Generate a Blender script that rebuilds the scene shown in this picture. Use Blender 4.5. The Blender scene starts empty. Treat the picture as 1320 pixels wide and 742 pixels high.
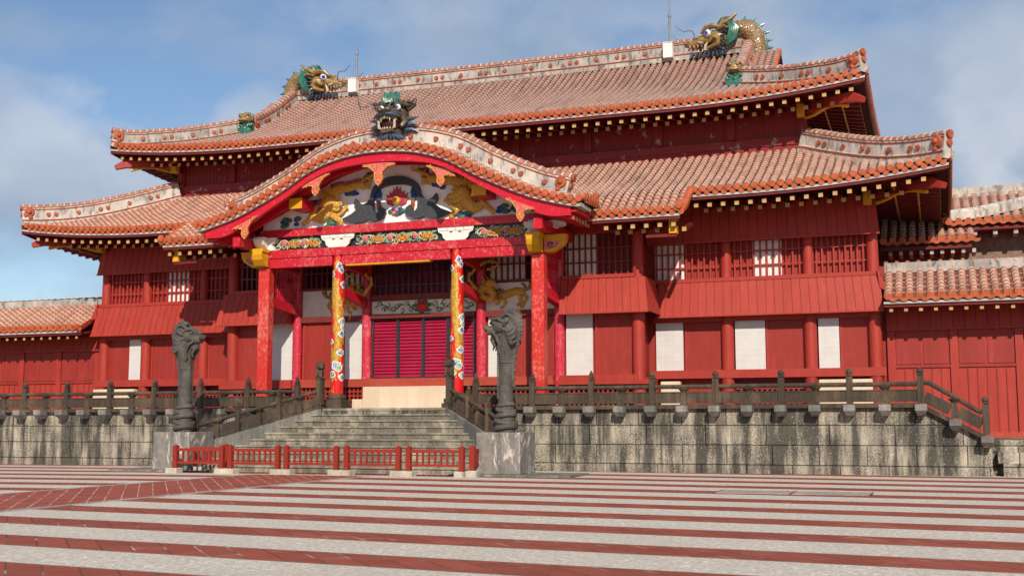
import bpy, math, random
from math import sin, cos, pi, radians as R
from mathutils import Vector, Matrix
random.seed(7)
SC = bpy.context.scene
COL = SC.collection

# ------------------------------------------------------------------ camera
F_PX, CX, CY, CZ, YAW, PITCH, ROLL = 1513.1, 16.178, -37.507, 1.4307, 0.3490, 0.1133, -0.0021
fw = Vector((-sin(YAW)*cos(PITCH), cos(YAW)*cos(PITCH), sin(PITCH)))
rt = Vector((cos(YAW), sin(YAW), 0.0))
up = rt.cross(fw)
rt2 = rt*cos(ROLL) + up*sin(ROLL)
up2 = up*cos(ROLL) - rt*sin(ROLL)
cam_d = bpy.data.cameras.new('camera')
cam = bpy.data.objects.new('camera', cam_d)
COL.objects.link(cam)
cam_d.sensor_width = 36.0
cam_d.lens = F_PX/1320.0*36.0
cam_d.clip_start = 0.1
cam_d.clip_end = 5000
cam.matrix_world = Matrix(((rt2.x, up2.x, -fw.x, CX), (rt2.y, up2.y, -fw.y, CY), (rt2.z, up2.z, -fw.z, CZ), (0, 0, 0, 1)))
SC.camera = cam

# ------------------------------------------------------------------ sun and sky
SUN_TO = Vector((0.43, -1.0, 0.70)).normalized()
SUN_EL = math.asin(SUN_TO.z)
SUN_ROT = math.atan2(SUN_TO.x, SUN_TO.y)
sd = bpy.data.lights.new('sun', 'SUN')
sd.energy = 4.5
sd.angle = R(0.55)
sd.color = (1.0, 0.90, 0.76)
sun = bpy.data.objects.new('sun', sd)
COL.objects.link(sun)
sun.rotation_euler = SUN_TO.to_track_quat('Z', 'Y').to_euler()
SC.view_settings.view_transform = 'Standard'
SC.view_settings.look = 'None'
SC.view_settings.exposure = 0.10
SC.view_settings.gamma = 1.0
SC.view_settings.use_curve_mapping = False

SKY_LOC = (6.3, -3.4, 0.55)
CUM_LOC = (5.1, 0.2, 0.9)
world = bpy.data.worlds.new('World')
SC.world = world
world.use_nodes = True
nt = world.node_tree
nt.nodes.clear()
def wn(t, **k):
    n = nt.nodes.new(t)
    for a, b in k.items():
        setattr(n, a, b)
    return n
w_out = wn('ShaderNodeOutputWorld')
w_bg = wn('ShaderNodeBackground')
w_bg.inputs['Strength'].default_value = 0.112
sky = wn('ShaderNodeTexSky')
sky.sky_type = 'NISHITA'
sky.sun_disc = False
sky.sun_elevation = SUN_EL
sky.sun_rotation = SUN_ROT
sky.altitude = 0
sky.air_density = 1.0
sky.dust_density = 0.6
sky.ozone_density = 1.2
w_tc = wn('ShaderNodeTexCoord')
w_map = wn('ShaderNodeMapping')
w_map.inputs['Scale'].default_value = (1.0, 1.0, 1.9)
w_map.inputs['Location'].default_value = SKY_LOC
w_n1 = wn('ShaderNodeTexNoise')
w_n1.inputs['Scale'].default_value = 2.3
w_n1.inputs['Detail'].default_value = 7
w_n1.inputs['Roughness'].default_value = 0.52
w_n1.inputs['Distortion'].default_value = 0.25
w_r1 = wn('ShaderNodeValToRGB')
w_r1.color_ramp.elements[0].position = 0.43
w_r1.color_ramp.elements[1].position = 0.545
w_n2 = wn('ShaderNodeTexNoise')
w_n2.inputs['Scale'].default_value = 5.0
w_n2.inputs['Detail'].default_value = 6
w_r2 = wn('ShaderNodeValToRGB')
w_r2.color_ramp.elements[0].position = 0.35
w_r2.color_ramp.elements[0].color = (2.5, 3.3, 4.5, 1)
w_r2.color_ramp.elements[1].position = 0.72
w_r2.color_ramp.elements[1].color = (4.3, 4.9, 5.9, 1)
w_sep = wn('ShaderNodeSeparateXYZ')
w_cl = wn('ShaderNodeMath', operation='MULTIPLY')
w_cl.inputs[1].default_value = 0.92
w_mix = wn('ShaderNodeMixRGB')
w_tint = wn('ShaderNodeMixRGB', blend_type='MULTIPLY')
w_tint.inputs[0].default_value = 1.0
w_tint.inputs[2].default_value = (0.80, 0.87, 0.95, 1)
L = nt.links.new
L(w_tc.outputs['Generated'], w_map.inputs['Vector'])
L(w_map.outputs[0], w_n1.inputs['Vector'])
L(w_map.outputs[0], w_n2.inputs['Vector'])
L(w_n1.outputs['Fac'], w_r1.inputs['Fac'])
L(w_n2.outputs['Fac'], w_r2.inputs['Fac'])
L(w_r1.outputs[0], w_cl.inputs[0])
L(w_cl.outputs[0], w_mix.inputs[0])
L(sky.outputs[0], w_tint.inputs[1])
L(w_tint.outputs[0], w_mix.inputs[1])
L(w_r2.outputs[0], w_mix.inputs[2])
# low heaps of brighter cumulus
w_map2 = wn('ShaderNodeMapping')
w_map2.inputs['Scale'].default_value = (1.0, 1.0, 1.35)
w_map2.inputs['Location'].default_value = CUM_LOC
w_n3 = wn('ShaderNodeTexNoise')
w_n3.inputs['Scale'].default_value = 4.6
w_n3.inputs['Detail'].default_value = 9
w_n3.inputs['Roughness'].default_value = 0.50
w_r3 = wn('ShaderNodeValToRGB')
w_r3.color_ramp.elements[0].position = 0.515
w_r3.color_ramp.elements[1].position = 0.585
w_r4 = wn('ShaderNodeValToRGB')       # thin out with height
w_r4.color_ramp.elements[0].position = 0.18
w_r4.color_ramp.elements[0].color = (1, 1, 1, 1)
w_r4.color_ramp.elements[1].position = 0.40
w_r4.color_ramp.elements[1].color = (.04, .04, .04, 1)
w_m3 = wn('ShaderNodeMath', operation='MULTIPLY')
w_m4 = wn('ShaderNodeMath', operation='MULTIPLY')
w_m4.inputs[1].default_value = 0.85
w_n4 = wn('ShaderNodeTexNoise')
w_n4.inputs['Scale'].default_value = 9.0
w_n4.inputs['Detail'].default_value = 6
w_r5 = wn('ShaderNodeValToRGB')
w_r5.color_ramp.elements[0].position = 0.38
w_r5.color_ramp.elements[0].color = (3.7, 4.3, 5.3, 1)
w_r5.color_ramp.elements[1].position = 0.64
w_r5.color_ramp.elements[1].color = (5.4, 5.75, 6.4, 1)
w_mix2 = wn('ShaderNodeMixRGB')
L(w_tc.outputs['Generated'], w_map2.inputs['Vector'])
L(w_map2.outputs[0], w_n3.inputs['Vector'])
L(w_map2.outputs[0], w_n4.inputs['Vector'])
L(w_n3.outputs['Fac'], w_r3.inputs['Fac'])
L(w_tc.outputs['Generated'], w_sep.inputs[0])
L(w_sep.outputs['Z'], w_r4.inputs['Fac'])
L(w_r3.outputs[0], w_m3.inputs[0])
L(w_r4.outputs[0], w_m3.inputs[1])
L(w_m3.outputs[0], w_m4.inputs[0])
L(w_n4.outputs['Fac'], w_r5.inputs['Fac'])
L(w_m4.outputs[0], w_mix2.inputs[0])
L(w_mix.outputs[0], w_mix2.inputs[1])
L(w_r5.outputs[0], w_mix2.inputs[2])
L(w_mix2.outputs[0], w_bg.inputs['Color'])
L(w_bg.outputs[0], w_out.inputs['Surface'])

# ------------------------------------------------------------------ mesh builder
class MB:
    def __init__(s):
        s.v, s.f, s.m, s.uv = [], [], [], []
    def add(s, vs, fs, m=0, uvs=None):
        o = len(s.v)
        s.v.extend([tuple(p) for p in vs])
        for i, f in enumerate(fs):
            s.f.append(tuple(k+o for k in f))
            s.m.append(m if isinstance(m, int) else m[i])
            s.uv.append(uvs[i] if uvs else None)
        return s
    def hexa(s, p, m=0):
        # p: 4 bottom points ccw, 4 top points
        return s.add(p, [(3, 2, 1, 0), (4, 5, 6, 7), (0, 1, 5, 4), (1, 2, 6, 5), (2, 3, 7, 6), (3, 0, 4, 7)], m)
    def box(s, x0, x1, y0, y1, z0, z1, m=0):
        return s.hexa([(x0, y0, z0), (x1, y0, z0), (x1, y1, z0), (x0, y1, z0), (x0, y0, z1), (x1, y0, z1), (x1, y1, z1), (x0, y1, z1)], m)
    def beam(s, a, b, w, h, m=0, upv=(0, 0, 1), w2=None, h2=None):
        a, b = Vector(a), Vector(b)
        t = (b-a).normalized()
        sd = t.cross(Vector(upv)).normalized()
        n = sd.cross(t)
        w2 = w if w2 is None else w2
        h2 = h if h2 is None else h2
        P = []
        for c, ww, hh in ((a, w, h), (b, w2, h2)):
            P += [c-sd*ww/2-n*hh/2, c+sd*ww/2-n*hh/2, c+sd*ww/2+n*hh/2, c-sd*ww/2+n*hh/2]
        return s.add(P, [(0, 1, 2, 3), (7, 6, 5, 4), (0, 4, 5, 1), (1, 5, 6, 2), (2, 6, 7, 3), (3, 7, 4, 0)], m)
    def lathe(s, prof, c=(0, 0, 0), n=16, m=0, sx=1, sy=1, axis=None, a0=0):
        # prof: (r, z) list from bottom to top
        o = []
        for r, z in prof:
            for i in range(n):
                a = 2*pi*i/n+a0
                o.append(Vector((r*cos(a)*sx, r*sin(a)*sy, z)))
        if axis is not None:
            q = Vector((0, 0, 1)).rotation_difference(Vector(axis).normalized())
            o = [q @ p for p in o]
        o = [p+Vector(c) for p in o]
        fs = []
        for k in range(len(prof)-1):
            for i in range(n):
                j = (i+1) % n
                fs.append((k*n+i, k*n+j, (k+1)*n+j, (k+1)*n+i))
        fs.append(tuple(range(n-1, -1, -1)))
        fs.append(tuple((len(prof)-1)*n+i for i in range(n)))
        return s.add(o, fs, m)
    def cyl(s, a, b, r0, r1=None, n=12, m=0):
        a, b = Vector(a), Vector(b)
        r1 = r0 if r1 is None else r1
        return s.lathe([(r0, 0), (max(r1, 1e-4), (b-a).length)], a, n, m, axis=(b-a))
    def ball(s, c, r, m=0, sc=(1, 1, 1), n=12, k=8, rot=None):
        vs, fs = [], []
        for i in range(k+1):
            th = pi*i/k
            for j in range(n):
                a = 2*pi*j/n
                p = Vector((sin(th)*cos(a)*r*sc[0], sin(th)*sin(a)*r*sc[1], -cos(th)*r*sc[2]))
                if rot is not None:
                    p = rot @ p
                vs.append(p+Vector(c))
        for i in range(k):
            for j in range(n):
                jj = (j+1) % n
                fs.append((i*n+j, i*n+jj, (i+1)*n+jj, (i+1)*n+j))
        return s.add(vs, fs, m)
    def tube(s, pts, rad, n=8, m=0, flat=None, cap=True):
        # flat: (axis vector, factor) squashes the section along one axis
        pts = [Vector(p) for p in pts]
        if not isinstance(rad, (list, tuple)):
            rad = [rad]*len(pts)
        vs, fs = [], []
        ref = None
        for i, p in enumerate(pts):
            t = (pts[min(i+1, len(pts)-1)]-pts[max(i-1, 0)]).normalized()
            if ref is None:
                ref = Vector((0, 1, 0)) if abs(t.y) < 0.9 else Vector((1, 0, 0))
            u = t.cross(ref).normalized()
            w = u.cross(t)
            ref = w
            for j in range(n):
                a = 2*pi*j/n
                d = (u*cos(a)+w*sin(a))*rad[i]
                if flat:
                    ax = Vector(flat[0])
                    d = d-ax*(d.dot(ax))*(1-flat[1])
                vs.append(p+d)
        for i in range(len(pts)-1):
            for j in range(n):
                jj = (j+1) % n
                fs.append((i*n+j, i*n+jj, (i+1)*n+jj, (i+1)*n+j))
        if cap:
            fs.append(tuple(range(n-1, -1, -1)))
            fs.append(tuple((len(pts)-1)*n+j for j in range(n)))
        return s.add(vs, fs, m)
    def cone(s, a, b, r, n=8, m=0, bend=None):
        a, b = Vector(a), Vector(b)
        mid = (a+b)/2 + (Vector(bend) if bend else Vector())
        return s.tube([a, a*.4+mid*.6, mid, mid*.45+b*.55, b], [r, r*.86, r*.64, r*.36, r*.03], n, m)
    def prism(s, poly, y0, y1, m=0, plane='xz', puff=0):
        # poly 2D list; extruded between y0 (front) and y1
        def P(a, b, d):
            return (a, d, b) if plane == 'xz' else ((d, a, b) if plane == 'yz' else (a, b, d))
        n = len(poly)
        cx = sum(p[0] for p in poly)/n
        cy = sum(p[1] for p in poly)/n
        vs = [P(a, b, y0) for a, b in poly]+[P(a, b, y1) for a, b in poly]
        fs = [tuple(range(n)), tuple(range(2*n-1, n-1, -1))]
        for i in range(n):
            j = (i+1) % n
            fs.append((j, i, n+i, n+j))
        return s.add(vs, fs, m)
    def grid(s, pts, m=0, closed=False):
        # pts: rows of equal-length points
        nr, nc = len(pts), len(pts[0])
        fs = []
        for i in range(nr-1):
            for j in range(nc if closed else nc-1):
                jj = (j+1) % nc
                fs.append((i*nc+j, i*nc+jj, (i+1)*nc+jj, (i+1)*nc+j))
        return s.add([p for r in pts for p in r], fs, m)
    def mirror(s):
        o = MB()
        o.v = [(-x, y, z) for x, y, z in s.v]
        o.f = [tuple(reversed(f)) for f in s.f]
        o.m = list(s.m)
        o.uv = [tuple(reversed(u)) if u else None for u in s.uv]
        return o
    def xf(s, M):
        s.v = [tuple(M @ Vector(p)) for p in s.v]
        return s
    def build(s, name, mats, parent=None, smooth=False, local=False, bevel=0):
        me = bpy.data.meshes.new(name)
        me.from_pydata(s.v, [], s.f)
        if not isinstance(mats, (list, tuple)):
            mats = [mats]
        for m in mats:
            me.materials.append(m)
        if len(mats) > 1:
            me.polygons.foreach_set('material_index', s.m)
        if any(u is not None for u in s.uv):
            lay = me.uv_layers.new(name='UVMap')
            k = 0
            for f, u in zip(s.f, s.uv):
                for i in range(len(f)):
                    lay.data[k].uv = u[i] if u else (0, 0)
                    k += 1
        if smooth:
            me.polygons.foreach_set('use_smooth', [True]*len(me.polygons))
            if smooth != 'all':
                me.set_sharp_from_angle(angle=R(38))
        me.update()
        o = bpy.data.objects.new(name, me)
        COL.objects.link(o)
        if parent is not None:
            o.parent = parent
            if not local:
                q = parent
                M = Matrix.Identity(4)
                while q is not None:
                    M = Matrix.Translation(q.location) @ M
                    q = q.parent if (q.parent and q.type == 'EMPTY') else None
                if parent.type == 'EMPTY':
                    o.matrix_parent_inverse = M.inverted()
                else:
                    o.matrix_parent_inverse = Matrix.Identity(4)
        if bevel:
            b = o.modifiers.new('bevel', 'BEVEL')
            b.width = bevel
            b.segments = 2
            b.limit_method = 'ANGLE'
            b.angle_limit = R(40)
        return o

def tag(o, label, cat, group=None):
    o['label'] = label
    o['category'] = cat
    if group:
        o['group'] = group
    return o
def thing(name, label, cat, loc=(0, 0, 0), group=None):
    o = bpy.data.objects.new(name, None)
    o.empty_display_size = 0.3
    COL.objects.link(o)
    o.location = loc
    return tag(o, label, cat, group)
def struct(o, kind='structure'):
    o['kind'] = kind
    return o
def lerp(a, b, t):
    return a+(b-a)*t
def interp(tab, x):
    # smooth (monotone-ish catmull) table interpolation
    n = len(tab)
    if x <= tab[0][0]:
        return tab[0][1]
    if x >= tab[-1][0]:
        return tab[-1][1]
    for i in range(n-1):
        x0, y0 = tab[i]
        x1, y1 = tab[i+1]
        if x0 <= x <= x1:
            t = (x-x0)/(x1-x0)
            m0 = (tab[i+1][1]-tab[i-1][1])/(tab[i+1][0]-tab[i-1][0]) if i > 0 else 0
            m1 = (tab[i+2][1]-tab[i][1])/(tab[i+2][0]-tab[i][0]) if i < n-2 else (y1-y0)/(x1-x0)
            h = x1-x0
            return (2*t**3-3*t*t+1)*y0+(t**3-2*t*t+t)*h*m0+(-2*t**3+3*t*t)*y1+(t**3-t*t)*h*m1

# ------------------------------------------------------------------ materials
class NM:
    """small node-material writer"""
    def __init__(s, name):
        s.mat = bpy.data.materials.new(name)
        s.mat.use_nodes = True
        s.t = s.mat.node_tree
        s.b = s.t.nodes['Principled BSDF']
        s._c = None
    def n(s, t, ins=None, **k):
        x = s.t.nodes.new(t)
        for a, b in k.items():
            setattr(x, a, b)
        if ins:
            for a, b in ins.items():
                s.put(x.inputs[a], b)
        return x
    def put(s, sock, v):
        if hasattr(v, 'is_output'):
            s.t.links.new(v, sock)
        elif hasattr(v, 'outputs'):
            s.t.links.new(v.outputs[0], sock)
        else:
            if sock.type == 'RGBA' and len(v) == 3:
                v = (*v, 1)
            sock.default_value = v
    def co(s, scale=(1, 1, 1), rot=(0, 0, 0), loc=(0, 0, 0)):
        if s._c is None:
            s._c = s.n('ShaderNodeTexCoord')
        return s.n('ShaderNodeMapping', {'Vector': s._c.outputs['Object'], 'Scale': scale, 'Rotation': rot, 'Location': loc})
    def noise(s, scale, detail=4, rough=.55, vec=None, dist=0):
        return s.n('ShaderNodeTexNoise', {'Vector': vec or s.co(), 'Scale': scale, 'Detail': detail, 'Roughness': rough, 'Distortion': dist}).outputs['Fac']
    def ramp(s, fac, *st, interp='LINEAR'):
        r = s.n('ShaderNodeValToRGB', {'Fac': fac})
        cr = r.color_ramp
        cr.interpolation = interp
        while len(cr.elements) < len(st):
            cr.elements.new(0.5)
        for e, (p, c) in zip(cr.elements, st):
            e.position = p
            e.color = (c, c, c, 1) if isinstance(c, (int, float)) else (*c, 1)
        return r.outputs[0]
    def mix(s, fac, a, b, mode='MIX'):
        x = s.n('ShaderNodeMixRGB', blend_type=mode)
        s.put(x.inputs[0], fac)
        s.put(x.inputs[1], a)
        s.put(x.inputs[2], b)
        return x.outputs[0]
    def math(s, op, a, b=0.0, c=0.0):
        x = s.n('ShaderNodeMath', operation=op)
        s.put(x.inputs[0], a)
        s.put(x.inputs[1], b)
        s.put(x.inputs[2], c)
        return x.outputs[0]
    def xyz(s, v):
        return s.n('ShaderNodeSeparateXYZ', {'Vector': v}).outputs
    def bump(s, h, strength=.3, dist=.02):
        s.put(s.b.inputs['Normal'], s.n('ShaderNodeBump', {'Height': h, 'Strength': strength, 'Distance': dist}))
    def done(s, col, rough=.6, spec=None, metal=0):
        s.put(s.b.inputs['Base Color'], col)
        s.put(s.b.inputs['Roughness'], rough)
        if spec is not None:
            s.b.inputs['Specular IOR Level'].default_value = spec
        s.b.inputs['Metallic'].default_value = metal
        return s.mat

def plain(name, col, rough=.6, var=.25, scale=3.0, spec=.3, metal=0, bump=0):
    q = NM(name)
    f = q.noise(scale, 5)
    c = q.mix(q.ramp(f, (.3, 0.0), (.7, 1.0)), tuple(x*(1-var) for x in col), tuple(min(1, x*(1+var)) for x in col))
    if bump:
        q.bump(q.noise(scale*12, 3), bump, .01)
    return q.done(c, rough, spec, metal)

def m_red(name, col, faded, amt=.55, planks=0.0, chips=0.0):
    q = NM(name)
    f = q.noise(.9, 5)
    f2 = q.noise(6, 5, vec=q.co((1, 1, .25)))
    c = q.mix(q.ramp(f, (.35, 0), (.75, amt)), col, faded)
    c = q.mix(q.ramp(f2, (.36, .28), (.56, 0)), c, tuple(x*.6 for x in col))
    f3 = q.noise(3.1, 7, .66, vec=q.co((1.6, 1.6, .22)))
    c = q.mix(q.ramp(f3, (.58, 0), (.72, .28)), c, tuple(min(1, x*1.25+.03) for x in faded))
    f4 = q.noise(30, 5, .7, vec=q.co((1, 1, .12)))
    c = q.mix(q.ramp(f4, (.38, .16), (.55, 0)), c, tuple(x*.6 for x in col))
    if planks:
        x = q.xyz(q.co((1/planks, 1/planks, 1)))
        fl = q.math('FLOOR', x[0])
        wn = q.n('ShaderNodeTexWhiteNoise', {'W': fl}, noise_dimensions='1D')
        c = q.mix(q.math('MULTIPLY', wn.outputs['Value'], .30), c, tuple(v*.60 for v in col))
    if chips:
        g = q.noise(2.6, 8, .62)
        z = q.xyz(q.co())[2]
        low = q.ramp(q.math('MULTIPLY_ADD', z, -1.6, 10.78*1.6+.6), (.0, .0), (.9, .055))
        th = q.math('ADD', g, low)
        c = q.mix(q.ramp(th, (.635, 0), (.65, chips)), c, (.34, .27, .25))
    q.bump(q.noise(25, 4), .12, .01)
    return q.done(c, .55, .3)

M = {}
M['red'] = m_red('red wall paint', (.35, .033, .022), (.39, .050, .036))
M['red_plank'] = m_red('red plank paint', (.385, .038, .024), (.425, .058, .039), planks=.27)
M['red_panel'] = m_red('red panel paint', (.30, .028, .020), (.34, .042, .033), planks=.29)
M['red_upper'] = m_red('red upper wall darkened for shade', (.22, .017, .016), (.26, .030, .027), chips=.75)  # wall red lowered to hold the shade under the upper eaves; chips are wear
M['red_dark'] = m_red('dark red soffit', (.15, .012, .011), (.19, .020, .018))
M['rust'] = m_red('rust red beam', (.36, .050, .028), (.44, .10, .06))
M['fence_red'] = m_red('fence red', (.27, .024, .013), (.31, .042, .026), .4)
M['brownred'] = m_red('brown red frame', (.17, .025, .018), (.21, .04, .03))

def m_portico(name, col, peel, amount, lo=.50):
    q = NM(name)
    f = q.noise(13, 9, .74, vec=q.co((1.0, 1.0, .6)), dist=.2)
    f2 = q.noise(.8, 4)
    k = q.math('ADD', f, q.math('MULTIPLY', q.math('SUBTRACT', f2, .5), .55))
    c = q.mix(q.ramp(k, (lo, 0), (lo+.05, amount)), col, peel)
    g = q.noise(11, 6, .6)
    c = q.mix(q.ramp(g, (.60, 0), (.66, .65*amount)), c, tuple(min(.8, x*1.5+.05) for x in peel))
    q.bump(f, .25, .01)
    return q.done(c, q.ramp(k, (lo, .38), (lo+.05, .65)), .4)
M['crimson'] = m_portico('crimson lacquer', (.50, .006, .022), (.56, .07, .075), .55, .60)
M['crimson_peel'] = m_portico('peeling crimson beam', (.47, .010, .024), (.56, .13, .115), .6, .53)
M['vermilion_peel'] = m_portico('peeling vermilion column', (.52, .028, .020), (.60, .18, .135), .6, .54)
M['rose'] = m_portico('faded rose column', (.50, .022, .05), (.56, .15, .16), .75, .54)
M['col_red'] = plain('bright red lacquer', (.62, .008, .012), .32, .12, 2, .5)
M['yellow'] = plain('ochre yellow paint', (.62, .31, .012), .5, .18, 4)
M['rafter_end'] = plain('pale ochre rafter end', (.45, .285, .11), .6, .28, 2.2)
M['white'] = plain('white plaster paint', (.72, .68, .62), .7, .12, 2.2)
M['pediment_white'] = plain('white pediment paint', (.82, .80, .77), .6, .06, 2.2)
M['black'] = plain('black lacquer', (.022, .023, .030), .38, .3, 4, .5)
M['slate'] = plain('dark slate carving', (.040, .044, .052), .5, .35, 14, .4, bump=.5)
def m_gold():
    q = NM('gilded carving')
    v = q.n('ShaderNodeTexVoronoi', {'Vector': q.co((1, 1, 1.3)), 'Scale': 17.0, 'Randomness': .9}, feature='DISTANCE_TO_EDGE')
    f = q.noise(9, 6, .65)
    c = q.mix(q.ramp(f, (.3, 0), (.7, 1)), (.58, .28, .030), (.80, .48, .08))
    c = q.mix(q.ramp(v.outputs['Distance'], (0, .6), (.08, 0)), c, (.22, .085, .015))
    q.bump(q.math('ADD', v.outputs['Distance'], q.math('MULTIPLY', f, .3)), .9, .04)
    return q.done(c, .38, .5, .25)
M['gold'] = m_gold()
M['gold_dark'] = plain('old gilding', (.30, .16, .03), .5, .45, 20, .4, .2, bump=.5)
M['navy'] = plain('cobalt blue paint', (.02, .055, .22), .5, .3, 9)
M['green'] = plain('leaf green paint', (.05, .14, .075), .5, .4, 9)
M['mint'] = plain('pale green paint', (.20, .34, .22), .55, .3, 9)
M['maroon'] = plain('maroon paint', (.16, .022, .035), .5, .35, 9)
M['pink'] = plain('pink paint', (.58, .16, .16), .55, .25, 9)
M['salmon'] = plain('salmon pink pendant', (.60, .13, .10), .5, .3, 9)
M['cream'] = plain('cream paint', (.66, .58, .34), .6, .2, 9)
M['white_rel'] = plain('white relief paint', (.78, .76, .72), .5, .1, 9)
M['lilac'] = plain('blue lilac cloud paint', (.16, .24, .55), .5, .3, 9)
M['ceramic_tan'] = plain('glazed ochre ceramic', (.26, .155, .048), .26, .5, 7, .6, bump=.4)
M['ceramic_brown'] = plain('glazed brown ceramic', (.085, .062, .036), .25, .5, 7, .6, bump=.4)
M['ceramic_green'] = plain('glazed green ceramic', (.030, .135, .095), .25, .5, 6, .6, bump=.3)
M['ceramic_blue'] = plain('dark blue ceramic', (.030, .048, .085), .3, .5, 6, .6)
M['ceramic_cream'] = plain('cream ceramic tooth', (.46, .38, .27), .35, .15, 6, .5)
M['mouth'] = plain('dark mouth', (.05, .012, .012), .6, .3, 6)
M['eye_white'] = plain('eyeball white', (.72, .72, .74), .2, .05, 6, .6)
M['eye_blue'] = plain('eye blue', (.03, .05, .42), .2, .1, 6, .6)
M['metal'] = plain('grey metal', (.16, .18, .21), .5, .2, 6, .5, .3)
M['box_white'] = plain('white metal box', (.70, .68, .66), .5, .08, 4)
M['tile_orange'] = plain('orange roof tile', (.43, .098, .036), .55, .32, 5, .35)
M['leaf'] = plain('dark terracotta leaf', (.36, .085, .038), .6, .3, 5)
M['verge_grey'] = plain('weathered eave mortar', (.40, .375, .36), .8, .35, 4)
M['dark'] = plain('dark interior', (.030, .008, .009), .8, .3, 2)
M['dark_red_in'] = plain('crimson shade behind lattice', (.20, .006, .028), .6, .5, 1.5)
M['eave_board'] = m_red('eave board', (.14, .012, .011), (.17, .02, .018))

def m_barrel(name, tile, grey, mortar, w, dirt):
    q = NM(name)
    uv = q.n('ShaderNodeUVMap')
    s = q.xyz(uv)
    fr = q.math('FRACT', s[0])
    ang = s[1]
    wn = q.n('ShaderNodeTexWhiteNoise', {'W': q.math('FLOOR', s[0])}, noise_dimensions='1D')
    big = q.noise(1.1, 5)
    fine = q.noise(14, 5, .6)
    c = q.mix(q.ramp(fine, (.3, 0), (.7, 1)), tile, tuple(x*1.25 for x in tile))
    c = q.mix(q.ramp(big, (.38, 0), (.68, dirt)), c, grey)
    c = q.mix(q.math('MULTIPLY', wn.outputs['Value'], .35), c, grey)
    edge = q.math('ABSOLUTE', q.math('SUBTRACT', ang, .5))        # 0 crown .. .5 sides
    jit = q.math('MULTIPLY', q.math('SUBTRACT', fine, .5), .14)
    k = q.math('ADD', fr, jit)
    ring = q.math('LESS_THAN', k, w)
    side = q.math('GREATER_THAN', q.math('ADD', edge, jit), .455)
    mk = q.math('MAXIMUM', ring, side)
    mc = q.mix(q.ramp(q.noise(2.4, 5), (.35, 0), (.75, .75)), mortar, (.30, .27, .26))
    c = q.mix(mk, c, mc)
    mould = q.noise(1.3, 7, .65, vec=q.co((3.2, .45, .45)))
    c = q.mix(q.ramp(mould, (.50, 0), (.70, .6)), c, (.12, .085, .07))
    q.bump(fine, .3, .01)
    return q.done(c, .7, .25)
M['barrel_low'] = m_barrel('barrel tiles lower roof', (.44, .115, .050), (.36, .165, .105), (.66, .57, .48), .24, .35)
M['barrel_up'] = m_barrel('barrel tiles upper roof', (.30, .088, .052), (.30, .165, .125), (.52, .43, .375), .25, .5)
M['barrel_side'] = m_barrel('barrel tiles side roof', (.46, .13, .060), (.36, .19, .125), (.66, .57, .49), .27, .4)

def m_pan(name, a, b):
    q = NM(name)
    f = q.noise(5, 5)
    c = q.mix(q.ramp(f, (.3, 0), (.7, 1)), a, b)
    y = q.xyz(q.co())
    st = q.math('FRACT', q.math('MULTIPLY', y[1], 3.8))
    c = q.mix(q.math('MULTIPLY', q.math('LESS_THAN', st, .2), .6), c, (.42, .33, .28))
    return q.done(c, .75, .2)
M['pan'] = m_pan('pan tiles', (.15, .038, .019), (.23, .062, .032))

def m_plaster(name, a, b, dk):
    q = NM(name)
    f = q.noise(1.6, 6, .6)
    f2 = q.noise(7, 5, .6, vec=q.co((1, 1, .35)))
    c = q.mix(q.ramp(f, (.38, 0), (.62, 1)), a, b)
    c = q.mix(q.ramp(f2, (.50, 0), (.64, .8)), c, dk)
    q.bump(q.noise(20, 4), .25, .01)
    return q.done(c, .85, .2)
M['ridge'] = m_plaster('weathered ridge mortar', (.48, .43, .385), (.28, .255, .235), (.085, .08, .075))
M['ridge_clean'] = m_plaster('ridge mortar', (.58, .52, .46), (.38, .35, .32), (.15, .14, .13))

def m_stone(name, a, b, dk, streak, brick=None, pit=.5):
    q = NM(name)
    f = q.noise(1.3, 5)
    c = q.mix(q.ramp(f, (.35, 0), (.65, 1)), a, b)
    st = q.noise(1.7, 6, .62, vec=q.co((1.6, 1.6, .16)))
    st2 = q.noise(6, 5, .6, vec=q.co((1.2, 1.2, .14)))
    k = q.math('ADD', q.math('MULTIPLY', st, .72), q.math('MULTIPLY', st2, .28))
    big = q.noise(.5, 4)
    k = q.math('ADD', k, q.math('MULTIPLY', q.math('SUBTRACT', big, .5), .28))
    c = q.mix(q.ramp(k, (.415, 0), (.555, streak)), c, dk)
    p = q.noise(24, 9, .80)
    reg = q.ramp(q.noise(1.5, 3), (.35, .25), (.65, 1))
    c = q.mix(q.math('MULTIPLY', q.ramp(p, (.455, 0), (.53, pit)), reg), c, tuple(x*.6 for x in dk))
    p2 = q.noise(21, 6, .65)
    c = q.mix(q.ramp(p2, (.60, 0), (.68, .5)), c, tuple(min(.75, x*1.25) for x in a))
    h = p
    if brick:
        bw, bh, off = brick
        br = q.n('ShaderNodeTexBrick', {'Vector': q.co((1, 1, 1), (pi/2, 0, 0), off), 'Scale': 1.0, 'Mortar Size': .016, 'Mortar Smooth': .3,
                 'Brick Width': bw, 'Row Height': bh, 'Color1': (1, 1, 1), 'Color2': (.70, .70, .72), 'Mortar': (.10, .09, .08)})
        br.offset = .43
        br.squash = 1.35
        br.squash_frequency = 3
        c = q.mix(.85, c, br.outputs['Color'], 'MULTIPLY')
        h = q.math('SUBTRACT', p, q.math('MULTIPLY', br.outputs['Fac'], 1.5))
    q.bump(h, .7, .025)
    return q.done(c, .9, .15)
M['wall_stone'] = m_stone('limestone wall', (.66, .585, .455), (.46, .41, .325), (.070, .065, .056), .92, (1.25, .54, (.2, -.30, .0)), .95)
M['stair_stone'] = m_stone('grey weathered stair stone', (.49, .43, .33), (.34, .30, .235), (.105, .095, .078), .62, None, .75)
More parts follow.
